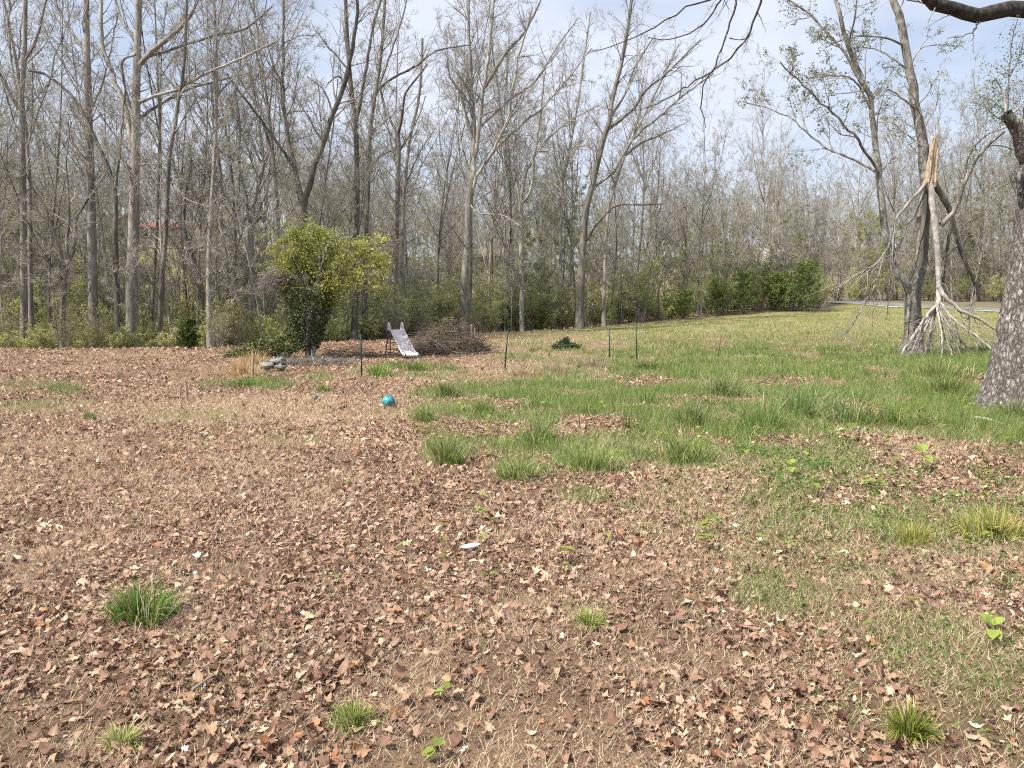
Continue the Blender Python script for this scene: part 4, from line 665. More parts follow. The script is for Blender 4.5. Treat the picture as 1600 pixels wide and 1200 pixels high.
# ------------------------------------------------------------------ big rough-barked tree at the right edge
def right_tree():
    rnd = np.random.RandomState(17); D = 12.1; px = D / F / 2; b = gx(1608, D); root = thing('rough_tree', b, 'thick rough barked trunk at the right edge of the yard', 'tree')
    W = np.array([b - [0, 0, .12], at(1612, 560, D), at(1622, 480, D), at(1632, 380, D), at(1642, 280, D), at(1650, 150, D), at(1655, 0, D), at(1662, -180, D)]); k = 200; C = crom(W, k); s = np.linspace(0, 1, k); hgt = C[:, 2] - b[2]
    R = (.50 - .12 * np.clip(hgt / 4.2, 0, 1)) + .24 * np.exp(-np.maximum(hgt, 0) / .33) + .10 * np.exp(-np.maximum(hgt, 0) / 1.2); sd = 110; V, Fc = tubes(C[None], R[None], sd, rnd)
    # plated bark: blocks proud of the furrows
    a = np.tile(np.arange(sd), k) / sd * 2 * math.pi; hh = np.repeat(hgt, sd); cen = np.repeat(C, sd, 0); dv = norm(V - cen); disp = .06 * (fbm(a * 11, hh * 1.8, 57) - .5) + .035 * (fbm(a * 9, hh * 6, 50) - .5) + .02 * (fbm(a * 22, hh * 14, 51) - .5) + .035 * (fbm(a * 2.2, hh * 1.1, 8) - .5) * 2 + .03 * np.sin(a * 5 + 1) * np.exp(-np.maximum(hh, 0) / .4); mb = MB(); mb.add(V + dv * disp[:, None], Fc); mb.build('trunk', MATS['bark_rough'], root)
    Ps, Rs_ = [], []
    def lm(nm, pts, w0, w1, d0=0, dr=0, mt='bark_rough', keep=True, sides=10, wob=.003):
        o, C, R = limb(root, nm, pathw(pts, D, dr, d0), w0 * px, w1 * px, mt, rnd, sides=sides, wob=wob)
        if keep: Ps.append(C); Rs_.append(R)
        return o
    lm('limb', [(1655, 40), (1600, 14), (1570, 19), (1540, 22), (1510, 17), (1480, 9), (1450, -4), (1400, -40), (1330, -75), (1240, -90), (1180, -70)], 26, 8, 0, -.6, 'limb_dark', wob=.006)
    lm('limb', [(1640, 300), (1612, 265), (1600, 235), (1590, 205), (1572, 178)], 30, 17, 0, -.3); lm('burl', [(1612, 262), (1597, 268), (1588, 280), (1592, 300)], 26, 10, -.1, 0, keep=False)
    SP = [([(1574, 180), (1576, 120), (1582, 60), (1590, 30)], 3.2, 1.2), ([(1573, 178), (1565, 140), (1545, 110)], 2.5, 1), ([(1576, 182), (1600, 160), (1620, 130)], 3, 1.5), ([(1580, 190), (1555, 160), (1530, 150)], 2.2, 1), ([(1578, 190), (1560, 185), (1535, 165), (1515, 160)], 2.5, 1), ([(1578, 120), (1592, 90), (1600, 60)], 1.8, 1)]
    s0 = len(Ps)
    for pts, w0, w1 in SP: lm('sprout', pts, w0, w1, -.2, rnd.uniform(-.6, .6), 'twig', sides=5)
    s1 = len(Ps)
    for pts, w0, w1, dr in (([(1200, -78), (1192, -20), (1180, 30), (1160, 68), (1128, 100), (1112, 112), (1098, 140), (1096, 165), (1102, 200)], 4.2, 1.2, -.3), ([(1180, -70), (1155, -20), (1142, 35), (1128, 75), (1113, 112)], 3.4, 2, -.4), ([(1113, 112), (1080, 130), (1050, 150), (1020, 165), (985, 175)], 2.2, .9, -.8), ([(1240, -88), (1170, -40), (1110, 0), (1070, 12), (1045, 30), (1010, 50), (970, 66), (920, 80)], 3.6, 1, .3), ([(1190, -70), (1130, -5), (1105, 32), (1075, 52), (1040, 62), (1012, 58)], 3.2, 1.1, .5), ([(1140, 60), (1160, 62), (1172, 55)], 1.8, .8, 0), ([(1300, -82), (1240, -30), (1200, -5)], 3, 1.2, .2)):
        lm('hanging_branch', pts, w0, w1, -.5, dr, 'limb_dark', sides=6, wob=.004)
    lm('branchlet', [(1532, 26), (1527, 40), (1515, 52), (1480, 60)], 2.5, .8, -.2, 0, 'twig', keep=False, sides=5, wob=.02); lm('branchlet', [(1528, 30), (1520, 60), (1522, 85)], 2, .8, -.2, 0, 'twig', keep=False, sides=5, wob=.02)
    lm('limb', [(1650, 60), (1700, 0), (1760, -90), (1850, -160)], 26, 14, 0, 1.5); lm('limb', [(1658, -60), (1640, -130), (1600, -230), (1560, -330)], 26, 12, 0, 2); lm('limb', [(1660, -150), (1700, -250), (1720, -380)], 26, 12, 0, -1)
    mb = MB(); P, R = np.stack(Ps), np.stack(Rs_); A, RA = kids(P, R, np.where((np.arange(len(P)) >= s0) & (np.arange(len(P)) < s1), 5, 9), .3, 1, (.4, 1.1), (.10, .3), -.02, .2, 6, .003, .15, 1.3, rnd=rnd); mb.add(*tubes(A, RA, 4, rnd)); B, RB = kids(A, RA, 3, .2, 1, (.4, 1.), (.3, .6), .0, .25, 5, .0022, .06, .4, rnd=rnd); mb.add(*tubes(B, RB, 3, rnd))
    Cc, RC = crown_from(mb, P[-3:], R[-3:], dens=2, rnd=rnd, rmin=.004, lmax=3.5); mb.build('crown', MATS['twig'], root, smooth=True)
    m1 = 1500; base = along(P[s0:s1], m1, rnd, .25) + rnd.randn(m1, 3) * .09; m2 = 700; pts = np.concatenate([base, along(Cc, m2, rnd)]); m = m1 + m2; fb = MB(); V, Fc = leafquads(pts, rnd.uniform(.5, 1.2, m) * .036, rnd); c = np.array([.19, .23, .11]) * rnd.uniform(.5, 1.4, (m, 1)); fb.add(V, Fc, np.repeat(c, 4, 0)); fb.build('foliage', MATS['leaf_new'], root, color=True)
right_tree()

# ------------------------------------------------------------------ yellow-green shrub, its ivy, and the mound beside it
def puff(rnd, n, c, r, lump=.35, shell=.55):
    """points in a lumpy ball"""
    d = norm(rnd.randn(n, 3)); L = 1 + lump * (np.sin(d[:, 0] * 5 + c[0]) * np.cos(d[:, 2] * 4 + c[1]) + .6 * np.sin(d[:, 1] * 9)); q = rnd.rand(n) ** (1 / 3.); q = shell * (.6 + .4 * q) + (1 - shell) * q; return np.array(c) + d * (q * L)[:, None] * np.array(r)
def shrub():
    rnd = np.random.RandomState(23); D = 24.4; b = gx(490, D); root = thing('evergreen_shrub', b, 'tall yellow green shrub with a dark ivy covered stem', 'shrub'); Ps, Rs_ = [], []
    for q, (u1, v1, u2, v2, dr) in enumerate([(480, 470, 455, 400, -.5), (485, 465, 478, 375, .3), (490, 460, 512, 385, -.6), (500, 455, 545, 395, .2), (502, 460, 585, 388, -.2), (497, 450, 560, 430, .7), (478, 475, 440, 420, .6), (495, 470, 530, 370, .8)]):
        x0 = rnd.uniform(-.16, .16); W = np.array([b + [x0, rnd.uniform(-.12, .12), -.05], at(488 + x0 * 60 + (u1 - 490) * .35, 515, D), at(u1, v1, D + dr * .4), at(u2, v2, D + dr)]); o, C, R = limb(root, 'stem', W, .085, .022, 'bark_dark', rnd, sides=6, wob=.012); Ps.append(C); Rs_.append(R)
    P, R = np.stack(Ps), np.stack(Rs_); mb = MB(); A, RA = kids(P, R, 12, .45, 1, (.4, 1.0), (.15, .35), .05, .2, 6, .006, .3, 1.2, rnd=rnd); mb.add(*tubes(A, RA, 4, rnd)); B, RB = kids(A, RA, 5, .2, 1, (.4, 1), (.3, .7), .05, .2, 4, .004, rnd=rnd); mb.add(*tubes(B, RB, 3, rnd)); mb.build('twigs', MATS['twig'], root)['kind'] = 'stuff'
    pp = D / F; lumps = [(458, 392, 30, 32, 3200), (500, 385, 36, 30, 3200), (480, 425, 44, 30, 4000), (530, 415, 40, 30, 3200), (568, 392, 34, 24, 1700), (590, 408, 18, 20, 900), (555, 430, 38, 22, 1500), (505, 452, 40, 22, 2400), (445, 430, 18, 36, 900), (600, 378, 14, 10, 300), (540, 378, 22, 10, 400), (460, 365, 14, 10, 300), (495, 360, 16, 8, 300), (450, 465, 12, 22, 260)]
    pts = np.concatenate([puff(rnd, n, at(u, v, D + rnd.uniform(-.4, .4)), (ru * pp * 1.12, min(ru, 34) * pp * 1.0, rv * pp * 1.15), .5, .2) for u, v, ru, rv, n in lumps]); m = len(pts); keep = fbm(pts[:, 0] * 3.6 + pts[:, 1] * 2.5, pts[:, 2] * 3.6, 3) > .38; pts = pts[keep]; m = len(pts); fb = MB(); V, Fc = leafquads(pts, rnd.uniform(.6, 1.3, m) * .085, rnd, .2, .55)
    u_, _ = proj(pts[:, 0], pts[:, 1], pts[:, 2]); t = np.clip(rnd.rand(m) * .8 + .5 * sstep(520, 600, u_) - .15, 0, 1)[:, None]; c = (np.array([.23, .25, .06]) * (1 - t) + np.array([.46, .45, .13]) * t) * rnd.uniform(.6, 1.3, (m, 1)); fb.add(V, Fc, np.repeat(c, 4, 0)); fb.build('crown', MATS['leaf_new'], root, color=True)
    n = 3400; t = rnd.rand(n) ** .9; cz = b[2] + .3 + t * 1.9; a = rnd.uniform(0, 6.28, n); rr = (.26 + .46 * t) * rnd.uniform(.7, 1.2, n); cx = b[0] - .08 + (t - .35) * .10; pts = np.c_[cx + np.cos(a) * rr - .10 * (np.cos(a) < 0), b[1] + np.sin(a) * rr, cz]; fb = MB(); V, Fc = leafquads(pts, rnd.uniform(.6, 1.3, n) * .075, rnd, 0, .85); c = np.array([.06, .078, .028]) * rnd.uniform(.5, 1.7, (n, 1)); fb.add(V, Fc, np.repeat(c, 4, 0)); o = fb.build('ivy', MATS['ivy'], root, color=True); o['label'] = 'dark glossy ivy wrapped round the stems'
    mb = MB(); k = 9; n = 120; st = at(447, 440, D - .2)
    P0 = np.stack([crom(np.array([at(458, 480, D) + rnd.randn(3) * .08, at(450, 445, D) + rnd.randn(3) * .1, st + [-.15, 0, .25] + rnd.randn(3) * .16, st + np.array([-rnd.uniform(.3, .95), rnd.uniform(-.3, .3), rnd.uniform(-.45, .2)])]), k) for _ in range(n)]); mb.add(*tubes(P0, np.linspace(.008, .004, k)[None] * np.ones((n, 1)), 3, rnd)); A, RA = kids(P0, np.full((n, k), .006), 4, .5, 1, (.4, 1.2), (.1, .3), -.1, .3, 4, .004, rnd=rnd); mb.add(*tubes(A, RA, 3, rnd)); mb.build('dead_vine', MATS['twig_pale'], root)
    # ivy mound
    bm = gx(418, 24.6); root = thing('ivy_mound', bm, 'low mound of green ivy left of the yellow green shrub', 'ground cover'); fb = MB(); pts = np.concatenate([puff(rnd, nn, at(u, v, 24.8 + rnd.uniform(-.3, .5)), (ru * pp, ru * pp * .8, rv * pp), .3, .6) for u, v, ru, rv, nn in ((385, 553, 30, 14, 1100), (420, 545, 34, 17, 1500), (448, 540, 26, 20, 1100), (462, 520, 14, 22, 500), (405, 560, 40, 8, 700), (365, 558, 20, 8, 400))]); pts[:, 2] = np.maximum(pts[:, 2], H(pts[:, 0], pts[:, 1]) + .02); m = len(pts); V, Fc = leafquads(pts, rnd.uniform(.6, 1.3, m) * .08, rnd, .3, .8); c = np.array([.12, .14, .05]) * rnd.uniform(.45, 1.7, (m, 1)); fb.add(V, Fc, np.repeat(c, 4, 0)); fb.build('foliage', MATS['ivy'], root, color=True)
    mb = MB(); n = 60; P0 = np.stack([crom(np.array([pts[i], pts[i] + [rnd.uniform(-.4, .4), rnd.uniform(-.3, .3), rnd.uniform(-.05, .25)], pts[i] + [rnd.uniform(-.8, .8), rnd.uniform(-.4, .4), rnd.uniform(-.1, .2)]]), 6) for i in rnd.randint(0, m, n)]); mb.add(*tubes(P0, np.linspace(.010, .004, 6)[None] * np.ones((n, 1)), 3, rnd)); mb.build('vine', MATS['dead_wood'], root)
shrub()
def stickpile(name, label, cen, rx, ry, h, n, ln, r, mat, seed, big, cat='brush'):
    """a heap of cut branches: the larger ones separate, the fine twigs together"""
    rnd = np.random.RandomState(seed); root = thing(name, cen, label, cat); k = 6; tw = MB(); TP = []
    for i in range(n):
        a = rnd.uniform(0, 6.28); q = math.sqrt(rnd.rand()); x, y = cen[0] + math.cos(a) * q * rx, cen[1] + math.sin(a) * q * ry; top = h * (1 - q ** 1.6) ; z = Hs(x, y) + rnd.uniform(.03, max(.06, top)); L = ln * rnd.uniform(.5, 1.2); az = rnd.uniform(0, 6.28); el = rnd.uniform(-.15, .5) * (1 if rnd.rand() < .7 else 1.8)
        d = np.array([math.cos(az) * math.cos(el), math.sin(az) * math.cos(el), math.sin(el)]); p0 = np.array([x, y, z]) - d * L * .5; p1 = np.array([x, y, z]) + d * L * .5
        for p in (p0, p1): p[2] = max(p[2], Hs(p[0], p[1]) + .01)
        mid = (p0 + p1) / 2 + rnd.randn(3) * .06 * L; mid[2] = max(mid[2], z * .7 + .3 * mid[2]); C = crom([p0, mid, p1], k) + rnd.randn(k, 3) * .01
        if i < big: mb = MB(); tube1(mb, list(C), r * rnd.uniform(.8, 1.6), r * .4, 6, 8); mb.build('branch', MATS[mat], root, smooth=True)
        else: TP.append(C)
    P0 = np.stack(TP); tw.add(*tubes(P0, np.linspace(r * .75, r * .3, k)[None] * rnd.uniform(.5, 1, (len(P0), 1)), 3, rnd)); A, RA = kids(P0, np.full((len(P0), k), r * .5), 3, .2, 1, (.3, .9), (.2, .5), .05, .2, 4, r * .25, rnd=rnd); tw.add(*tubes(A, RA, 3, rnd)); o = tw.build('twigs', MATS[mat], root); o['kind'] = 'stuff'; return root
c1 = gp(708, 556); stickpile('brush_pile', 'heaped brush pile of cut brown branches beside the slide', c1 + np.array([-.1, .75, 0]), 1.35, .8, 1.35, 620, 1.3, .016, 'dead_wood', 41, 70)
c2 = gp(672, 548); stickpile('brush_heap', 'loose twiggy brush with green sprouts between slide and brush pile', c2 + np.array([0, .9, 0]), .9, .7, 1.2, 240, 1.3, .011, 'dead_wood', 42, 20)
c3 = gp(485, 572); stickpile('twig_pile', 'pale grey twigs lying round the foot of the yellow green shrub', c3 + np.array([0, .35, 0]), 1.15, .35, .22, 260, .8, .009, 'twig_pale', 43, 30)
c4 = gp(560, 560); stickpile('twig_pile', 'dark thin branches trailing right from the foot of the shrub', c4 + np.array([-.3, .5, 0]), 1.0, .5, .35, 150, 1.0, .008, 'dead_wood', 44, 20)

# ------------------------------------------------------------------ cedar bushes and hedge
def proto_cedar(seed, h, w, n, lc):
    rnd = np.random.RandomState(seed); e = bpy.data.objects.new('cedar_bush', None); e['_o'] = [0, 0, 0]; e['proto'] = 1; tb = MB(); tube1(tb, [(0, 0, -.1), (.03, .02, h * .4), (0, .05, h * .9)], .05 * h / 2, .012, 6); k = 7
    nb = int(60 * (.6 + h / 4)); t = rnd.uniform(.04, .95, nb); a = rnd.uniform(0, 6.28, nb); L = w * (1.0 - .55 * t) * rnd.uniform(.55, 1.15, nb) * np.minimum(1, .55 + t * 3); s = np.linspace(0, 1, k)
    P = np.stack([np.cos(a)[:, None] * L[:, None] * s, np.sin(a)[:, None] * L[:, None] * s, (t * h)[:, None] + L[:, None] * (.35 * s + .35 * s ** 2)], -1) + rnd.randn(nb, k, 3) * .02; tb.add(*tubes(P, np.linspace(.016, .004, k)[None] * np.ones((nb, 1)), 3, rnd)); tr = bpy.data.objects.new('stem', tb.mesh('stem', MATS['bark_dark'])); tr.parent = e
    A, RA = kids(P, np.full((nb, k), .01), 9, .2, 1, (.4, 1.0), (.2, .45), .08, .15, 4, .004, rnd=rnd); pts = along(A, n, rnd, 0) + rnd.randn(n, 3) * .03; fb = MB(); V, Fc = leafquads(pts, rnd.uniform(.6, 1.4, n) * .11, rnd, 0, .3); c = np.array(lc) * rnd.uniform(.45, 1.5, (n, 1)); fb.add(V, Fc, np.repeat(c, 4, 0)); f = bpy.data.objects.new('foliage', fb.mesh('foliage', MATS['cedar'], color=True)); f.parent = e; return [e, tr, f]
CED = [proto_cedar(61, 1.5, .62, 7000, (.085, .125, .03)), proto_cedar(62, 3.6, 1.7, 9000, (.15, .215, .045)), proto_cedar(63, 2.8, 1.9, 9000, (.17, .225, .05))]
spawn(CED[0], gp(295, 546), .4, .80, 'small round dark cedar bush alone at the edge of the left wood', 'bush', None)
for u, y, k, s, lab in ((1258, 72, 1, 1.25, 'rightmost bright green cedar bush at the end of the hedge'), (1215, 73, 2, 1.2, 'broad cedar bush left of the rightmost one in the hedge'), (1162, 70, 1, 1.05, 'tall dark green cedar in the middle of the hedge'), (1120, 69, 2, 1.05, 'spreading cedar bush left of the tall dark one'), (1068, 66, 2, .8, 'low dark cedar bush at the left end of the hedge'), (1190, 76, 1, 1.2, 'cedar bush peeping over the middle of the hedge'), (1240, 77, 1, 1.2, 'cedar standing behind the rightmost hedge bush'), (1045, 68, 2, .62, 'smallest cedar bush tucked at the hedge foot'), (845, 58, 2, .55, 'small dark bush at the foot of the thicket behind the field')):
    spawn(CED[k], gx(u, y), u * .37, s, lab, 'bush', 'cedar bushes of the hedge' if u > 1000 else None)
def dogwood():
    rnd = np.random.RandomState(71); b = gx(1205, 79); root = thing('dogwood', b, 'small white flowering dogwood showing above the hedge', 'tree'); mb = MB(); k = 8; t = np.linspace(0, 1, k)
    P = np.stack([b + np.c_[np.cos(a) * 1.6 * t, np.sin(a) * 1.2 * t, 5.8 * t - .2] for a in np.arange(5) * 1.26]); R = .05 * (1 - .7 * t)[None] * np.ones((5, 1)); mb.add(*tubes(P, R, 5, rnd)); A, RA = kids(P, R, 8, .4, 1, (.6, 1.2), (.2, .4), .02, .15, 5, .008, rnd=rnd); mb.add(*tubes(A, RA, 3, rnd)); mb.build('trunk', MATS['bark_grey'], root); fb = MB(); n = 2600; pts = along(A, n, rnd, .2) + rnd.randn(n, 3) * .15; fb.add(*leafquads(pts, rnd.uniform(.7, 1.3, n) * .12, rnd, .5, .9)); fb.build('crown', MATS['petal'], root)
dogwood()

# ------------------------------------------------------------------ slide
def slide():
    c = gp(628, 561); yaw = math.atan2(-1.1, .58); fx, fy = math.cos(yaw), math.sin(yaw); sx, sy = -fy, fx     # f runs down the chute, s across it
    bot = c + np.array([.25, .1, 0]); top = bot - np.array([fx, fy, 0]) * 1.25; root = thing('slide', (bot + top) / 2, 'faded pinkish white playground slide with a rusty ladder', 'slide'); g = lambda p, f, s, z: np.array([p[0] + fx * f + sx * s, p[1] + fy * f + sy * s, Hs(p[0], p[1]) + z * .86])
    prof = [(-.22, 1.0), (0, .98), (.12, .90), (.5, .60), (.9, .28), (1.12, .14), (1.3, .10), (1.42, .10)]; n = len(prof); w = .21
    cross = [(-w - .03, .10), (-w - .03, .0), (-w, .0), (-w, .0), (w, .0), (w + .03, .0), (w + .03, .10), (w + .0, .10), (w - .01, .02), (-w + .01, .02), (-w, .10)]
    mb = MB(); V = np.array([[g(top, f, s, z + e) for (s, e) in cross] for f, z in prof]); m = len(cross); i = np.arange(n - 1)[:, None] * m; j = np.arange(m)[None]; j2 = (j + 1) % m; mb.add(V.reshape(-1, 3), np.stack([i + j, i + j2, i + m + j2, i + m + j], -1).reshape(-1, 4)); mb.build('chute', MATS['slide_paint'], root)
    for s in (-w - .02, w + .02):
        mb = MB(); tube1(mb, [g(top, -.20, s, 1.0), g(top, -.21, s, 1.2), g(top, -.13, s, 1.28), g(top, -.03, s, 1.2), g(top, 0, s, 1.0)], .026, None, 8, 14); mb.build('handle', MATS['slide_paint'], root, smooth=True)
    for s in (-w, w):
        mb = MB(); tube1(mb, [g(top, -.52, s * 1.15, -.05), g(top, -.20, s, 1.0)], .02, None, 8); mb.build('ladder_rail', MATS['slide_frame'], root, smooth=True); mb = MB(); tube1(mb, [g(top, -.02, s * 1.1, -.05), g(top, -.02, s, .96)], .018, None, 8); mb.build('leg', MATS['slide_frame'], root, smooth=True); mb = MB(); tube1(mb, [g(top, -.46, s * 1.12, .15), g(top, .55, s * 1.02, .15), g(top, 1.0, s, .16)], .014, None, 6); mb.build('brace', MATS['slide_frame'], root)
    for z in (.25, .5, .75): mb = MB(); f = -.52 + .32 * z; box(mb, g(top, f, 0, z), (.08, .44, .03), yaw); mb.build('rung', MATS['slide_frame'], root)
slide()

# ------------------------------------------------------------------ fence posts and sagging wire
def post(u, v0, v1, label, mat, lean=0., r=.016):
    b = gp(u, v0); h = (v0 - v1) / F * b[1] * 1.0; t = b + np.array([lean, 0, h]); root = thing('fence_post', b, label, 'fence post', 'thin posts across the yard'); mb = MB()
    for dx, dy, sx_, sy_ in ((0, 0, .034, .008), (0, -.014, .008, .028)):   # T section
        for q in range(2): pass
        V = np.array([[p[0] + dx + ex * sx_ / 2, p[1] + dy + ey * sy_ / 2, p[2]] for p in (b - [0, 0, .15], t) for ex in (-1, 1) for ey in (-1, 1)]); mb.add(V, [[0, 1, 3, 2], [4, 6, 7, 5], [0, 4, 5, 1], [2, 3, 7, 6], [0, 2, 6, 4], [1, 5, 7, 3]])
    mb.build('shaft', MATS[mat], root)
    sb = MB()
    for q in range(int(h / .10)): p = b + (t - b) * ((q + .6) * .10 / h); box(sb, p + [0, -.034, 0], (.014, .012, .022))
    sb.build('studs', MATS[mat], root); return b, t
PB = [post(565, 588, 523, 'green metal post nearest the yellow green shrub', 'post_green'), post(788, 578, 517, 'green metal post right of the brush pile', 'post_green', .09), post(952, 563, 511, 'green metal post left of the closest pair', 'post_green'), post(995, 563, 509, 'tallest green post in the grassy field', 'post_green', -.03), post(1120, 560, 526, 'short leaning brown stake in the field', 'post_rust', .12)]
def fence():
    root = thing('wire_fence', PB[0][0], 'sagging thin wire strung between the green posts', 'fence'); rnd = np.random.RandomState(3)
    for a, c in ((0, 1), (1, 2), (2, 3)):
        for t in ((.12, .34, .56) if a != 1 else (.10, .28, .45, .62)):
            p, q = [PB[i][0] + (PB[i][1] - PB[i][0]) * t for i in (a, c)]; s = np.linspace(0, 1, 9)[:, None]; C = p * (1 - s) + q * s; C[:, 2] -= (.16 * (1 - (2 * s[:, 0] - 1) ** 2)) * rnd.uniform(.5, 1.3); C[:, 1] += rnd.randn(9) * .02; mb = MB(); tube1(mb, list(C), .0035, None, 4, 16, cap=False); mb.build('wire', MATS['wire'], root)
fence()

# ------------------------------------------------------------------ small things in the yard
def lathe(name, label, cat, cen, prof, mat, seg=24, tilt=(0, 0), parent=None, part=None):
    a = np.arange(seg) / seg * 2 * math.pi; V = np.array([[math.cos(q) * r, math.sin(q) * r, z] for r, z in prof for q in a]); n = len(prof); i = np.arange(n - 1)[:, None] * seg; j = np.arange(seg)[None]; j2 = (j + 1) % seg; mb = MB(); mb.add(V, np.stack([i + j, i + j2, i + seg + j2, i + seg + j], -1).reshape(-1, 4)); o = mb.build(name, MATS[mat], smooth=True); o.location = tuple(map(float, cen)); o.rotation_euler = (tilt[0], tilt[1], 0); tag(o, label, cat); return o
bp = gp(607, 637); R_ = .108
ball = lathe('ball', 'scuffed teal rubber ball lying in the grass', 'ball', bp + np.array([0, R_ * .4, R_ * .86]), [(max(.0005, R_ * math.sin(t)) * (1 - .03 * math.exp(-((t - 1.57) / .05) ** 2)), -R_ * .93 * math.cos(t)) for t in np.linspace(0, math.pi, 25)], 'ball_rubber', 36, (.5, .4))
pp_ = gp(735, 868)
def plate():
    prof = [(.0005, .004), (.05, .004), (.062, .012), (.082, .020), (.084, .018), (.064, .008), (.05, 0), (.0005, 0)]; o = lathe('paper_plate', 'small white plastic lid lying on the dead leaves', 'lid', pp_ + np.array([0, .03, .05]), [(r * .9, z) for r, z in prof], 'white_plastic', 28, (.10, -.12)); o.scale = (.85, .38, 1); o.location.z -= .012; o.rotation_euler[2] = .18
plate()
gcu = gp(493, 627); lathe('cup', 'small grey white cup upright in the dry straw', 'cup', gcu + np.array([0, 0, .02]), [(.0005, 0), (.03, 0), (.042, .10), (.038, .10), (.028, .01), (.0005, .01)], 'grey_tarp', 16, (.25, .2))
def scrap(u, v, size, label, name='paper_scrap', mat='white_plastic', cat='scrap', up=.03, k=5):
    p = gp(u, v); rnd = np.random.RandomState(int(u)); g = np.linspace(-1, 1, k); X, Y = np.meshgrid(g, g); ed = 1 + .45 * rnd.randn(k * k).clip(-1, 1) * (np.maximum(abs(X), abs(Y)).ravel() > .9); V = np.c_[X.ravel() * ed * size * rnd.uniform(.6, 1) * (1 - .6 * abs(Y.ravel())), Y.ravel() * ed * size * .42, .5 * size * rnd.rand(k * k)]; V = np.c_[V[:, 0], V[:, 1] * .8 - V[:, 2] * .4, V[:, 2] + V[:, 1] * .5] + p + [0, 0, up]
    q = (np.arange(k - 1)[:, None] * k + np.arange(k - 1)[None]).ravel(); W = V - np.array([0, 0, .004]); n = len(V); mb = MB(); mb.add(V, np.c_[q, q + 1, q + k + 1, q + k]); mb.add(W, np.c_[q + k, q + k + 1, q + 1, q]); o = mb.build(name, MATS[mat], loc=tuple(p)); tag(o, label, cat)
scrap(1020, 562, .07, 'upright white scrap in the field by the tallest post'); scrap(1040, 570, .05, 'smaller white scrap right of the upright one'); scrap(1315, 677, .06, 'white scrap at the lower edge of the long grass'); scrap(1148, 829, .022, 'small pale scrap low on the leaves at centre right'); scrap(1186, 850, .025, 'folded white scrap among the leaves below the weeds'); scrap(290, 1182, .018, 'crumpled white scrap at the bottom left in thin grass'); scrap(845, 868, .012, 'tiny white scrap right of the white lid'); scrap(985, 512, .12, 'white scrap at the foot of the thicket'); scrap(305, 903, .018, 'white chip above the dark grass tuft')
def debris():
    p = gp(430, 580); root = thing('tarp_bundle', p, 'crumpled grey tarp bundle in front of the ivy mound', 'tarp'); rnd = np.random.RandomState(6)
    for q in range(3):
        n, m = 12, 9; th = np.linspace(0, 6.283, n, endpoint=False); ph = np.linspace(.05, 3.09, m); c = p + np.array([(-.18, .05, .16)[q], (0, .12, -.03)[q], (.13, .22, .09)[q]]); V = np.array([[math.cos(t) * math.sin(f) * (.24, .26, .15)[q], math.sin(t) * math.sin(f) * .16, math.cos(f) * (.11, .12, .09)[q]] for f in ph for t in th]); d = norm(V); V = V * (.8 + 1.5 * (fbm(d[:, 0] * 2.5 + q * 7 + 9, d[:, 2] * 4 + d[:, 1] * 2, q) - .5))[:, None] + c; i = np.arange(m - 1)[:, None] * n; j = np.arange(n)[None]; mb = MB(); mb.add(V, np.stack([i + j, i + (j + 1) % n, i + n + (j + 1) % n, i + n + j], -1).reshape(-1, 4)); mb.build('fold', MATS['grey_tarp'], root)
debris()
def stake(u, v0, v1, lean, r, label):
    b = gp(u, v0); h = (v0 - v1) / F * b[1]; mb = MB(); rnd = np.random.RandomState(int(u)); P = [b - [0, 0, .08], b + [lean * .5, 0, h * .5], b + [lean, 0, h]]; tube1(mb, P, r, r * .8, 7, 7); o = mb.build('wood_stake', MATS['stake_wood'], loc=tuple(b), smooth=False); tag(o, label, 'stake')
stake(281, 626, 602, .03, .022, 'left of two short stakes in the straw at the left'); stake(293, 628, 598, -.02, .026, 'right of two short stakes in the straw at the left'); stake(394, 590, 552, .05, .035, 'weathered stub beside the ivy mound'); stake(736, 545, 507, .03, .04, 'pale split post behind the brush pile'); stake(742, 548, 512, .0, .025, 'dark stake beside the pale split post')
def stick(u0, v0, u1, v1, r, label, mat='dead_wood'):
    a, b = gp(u0, v0), gp(u1, v1); mb = MB(); m = (a + b) / 2 + np.array([.02, .03, .02]); tube1(mb, [a + [0, 0, .03], m + [0, 0, .03], b + [0, 0, .035]], r, r * .5, 6, 9); o = mb.build('fallen_stick', MATS[mat], loc=tuple(a), smooth=True); tag(o, label, 'stick')
stick(1518, 656, 1570, 668, .03, 'long pale bark strip in front of the rough trunk', 'twig_pale'); stick(1565, 666, 1600, 660, .02, 'thin pale stick beside the rough trunk', 'twig_pale'); stick(300, 1090, 340, 1070, .008, 'curved pale twig low at the left', 'twig_pale'); stick(458, 1022, 505, 1014, .006, 'bent grey twig on leaves below the centre left', 'twig_pale'); stick(515, 648, 555, 632, .008, 'thin stick lying in the straw left of the ball'); stick(1395, 708, 1480, 712, .007, 'thin straight twig on leaves below the long grass', 'twig_pale'); stick(590, 1045, 622, 1030, .006, 'short dark twig at the lower middle'); stick(1003, 930, 1025, 912, .005, 'small pale twig right of the bright seedling', 'twig_pale')

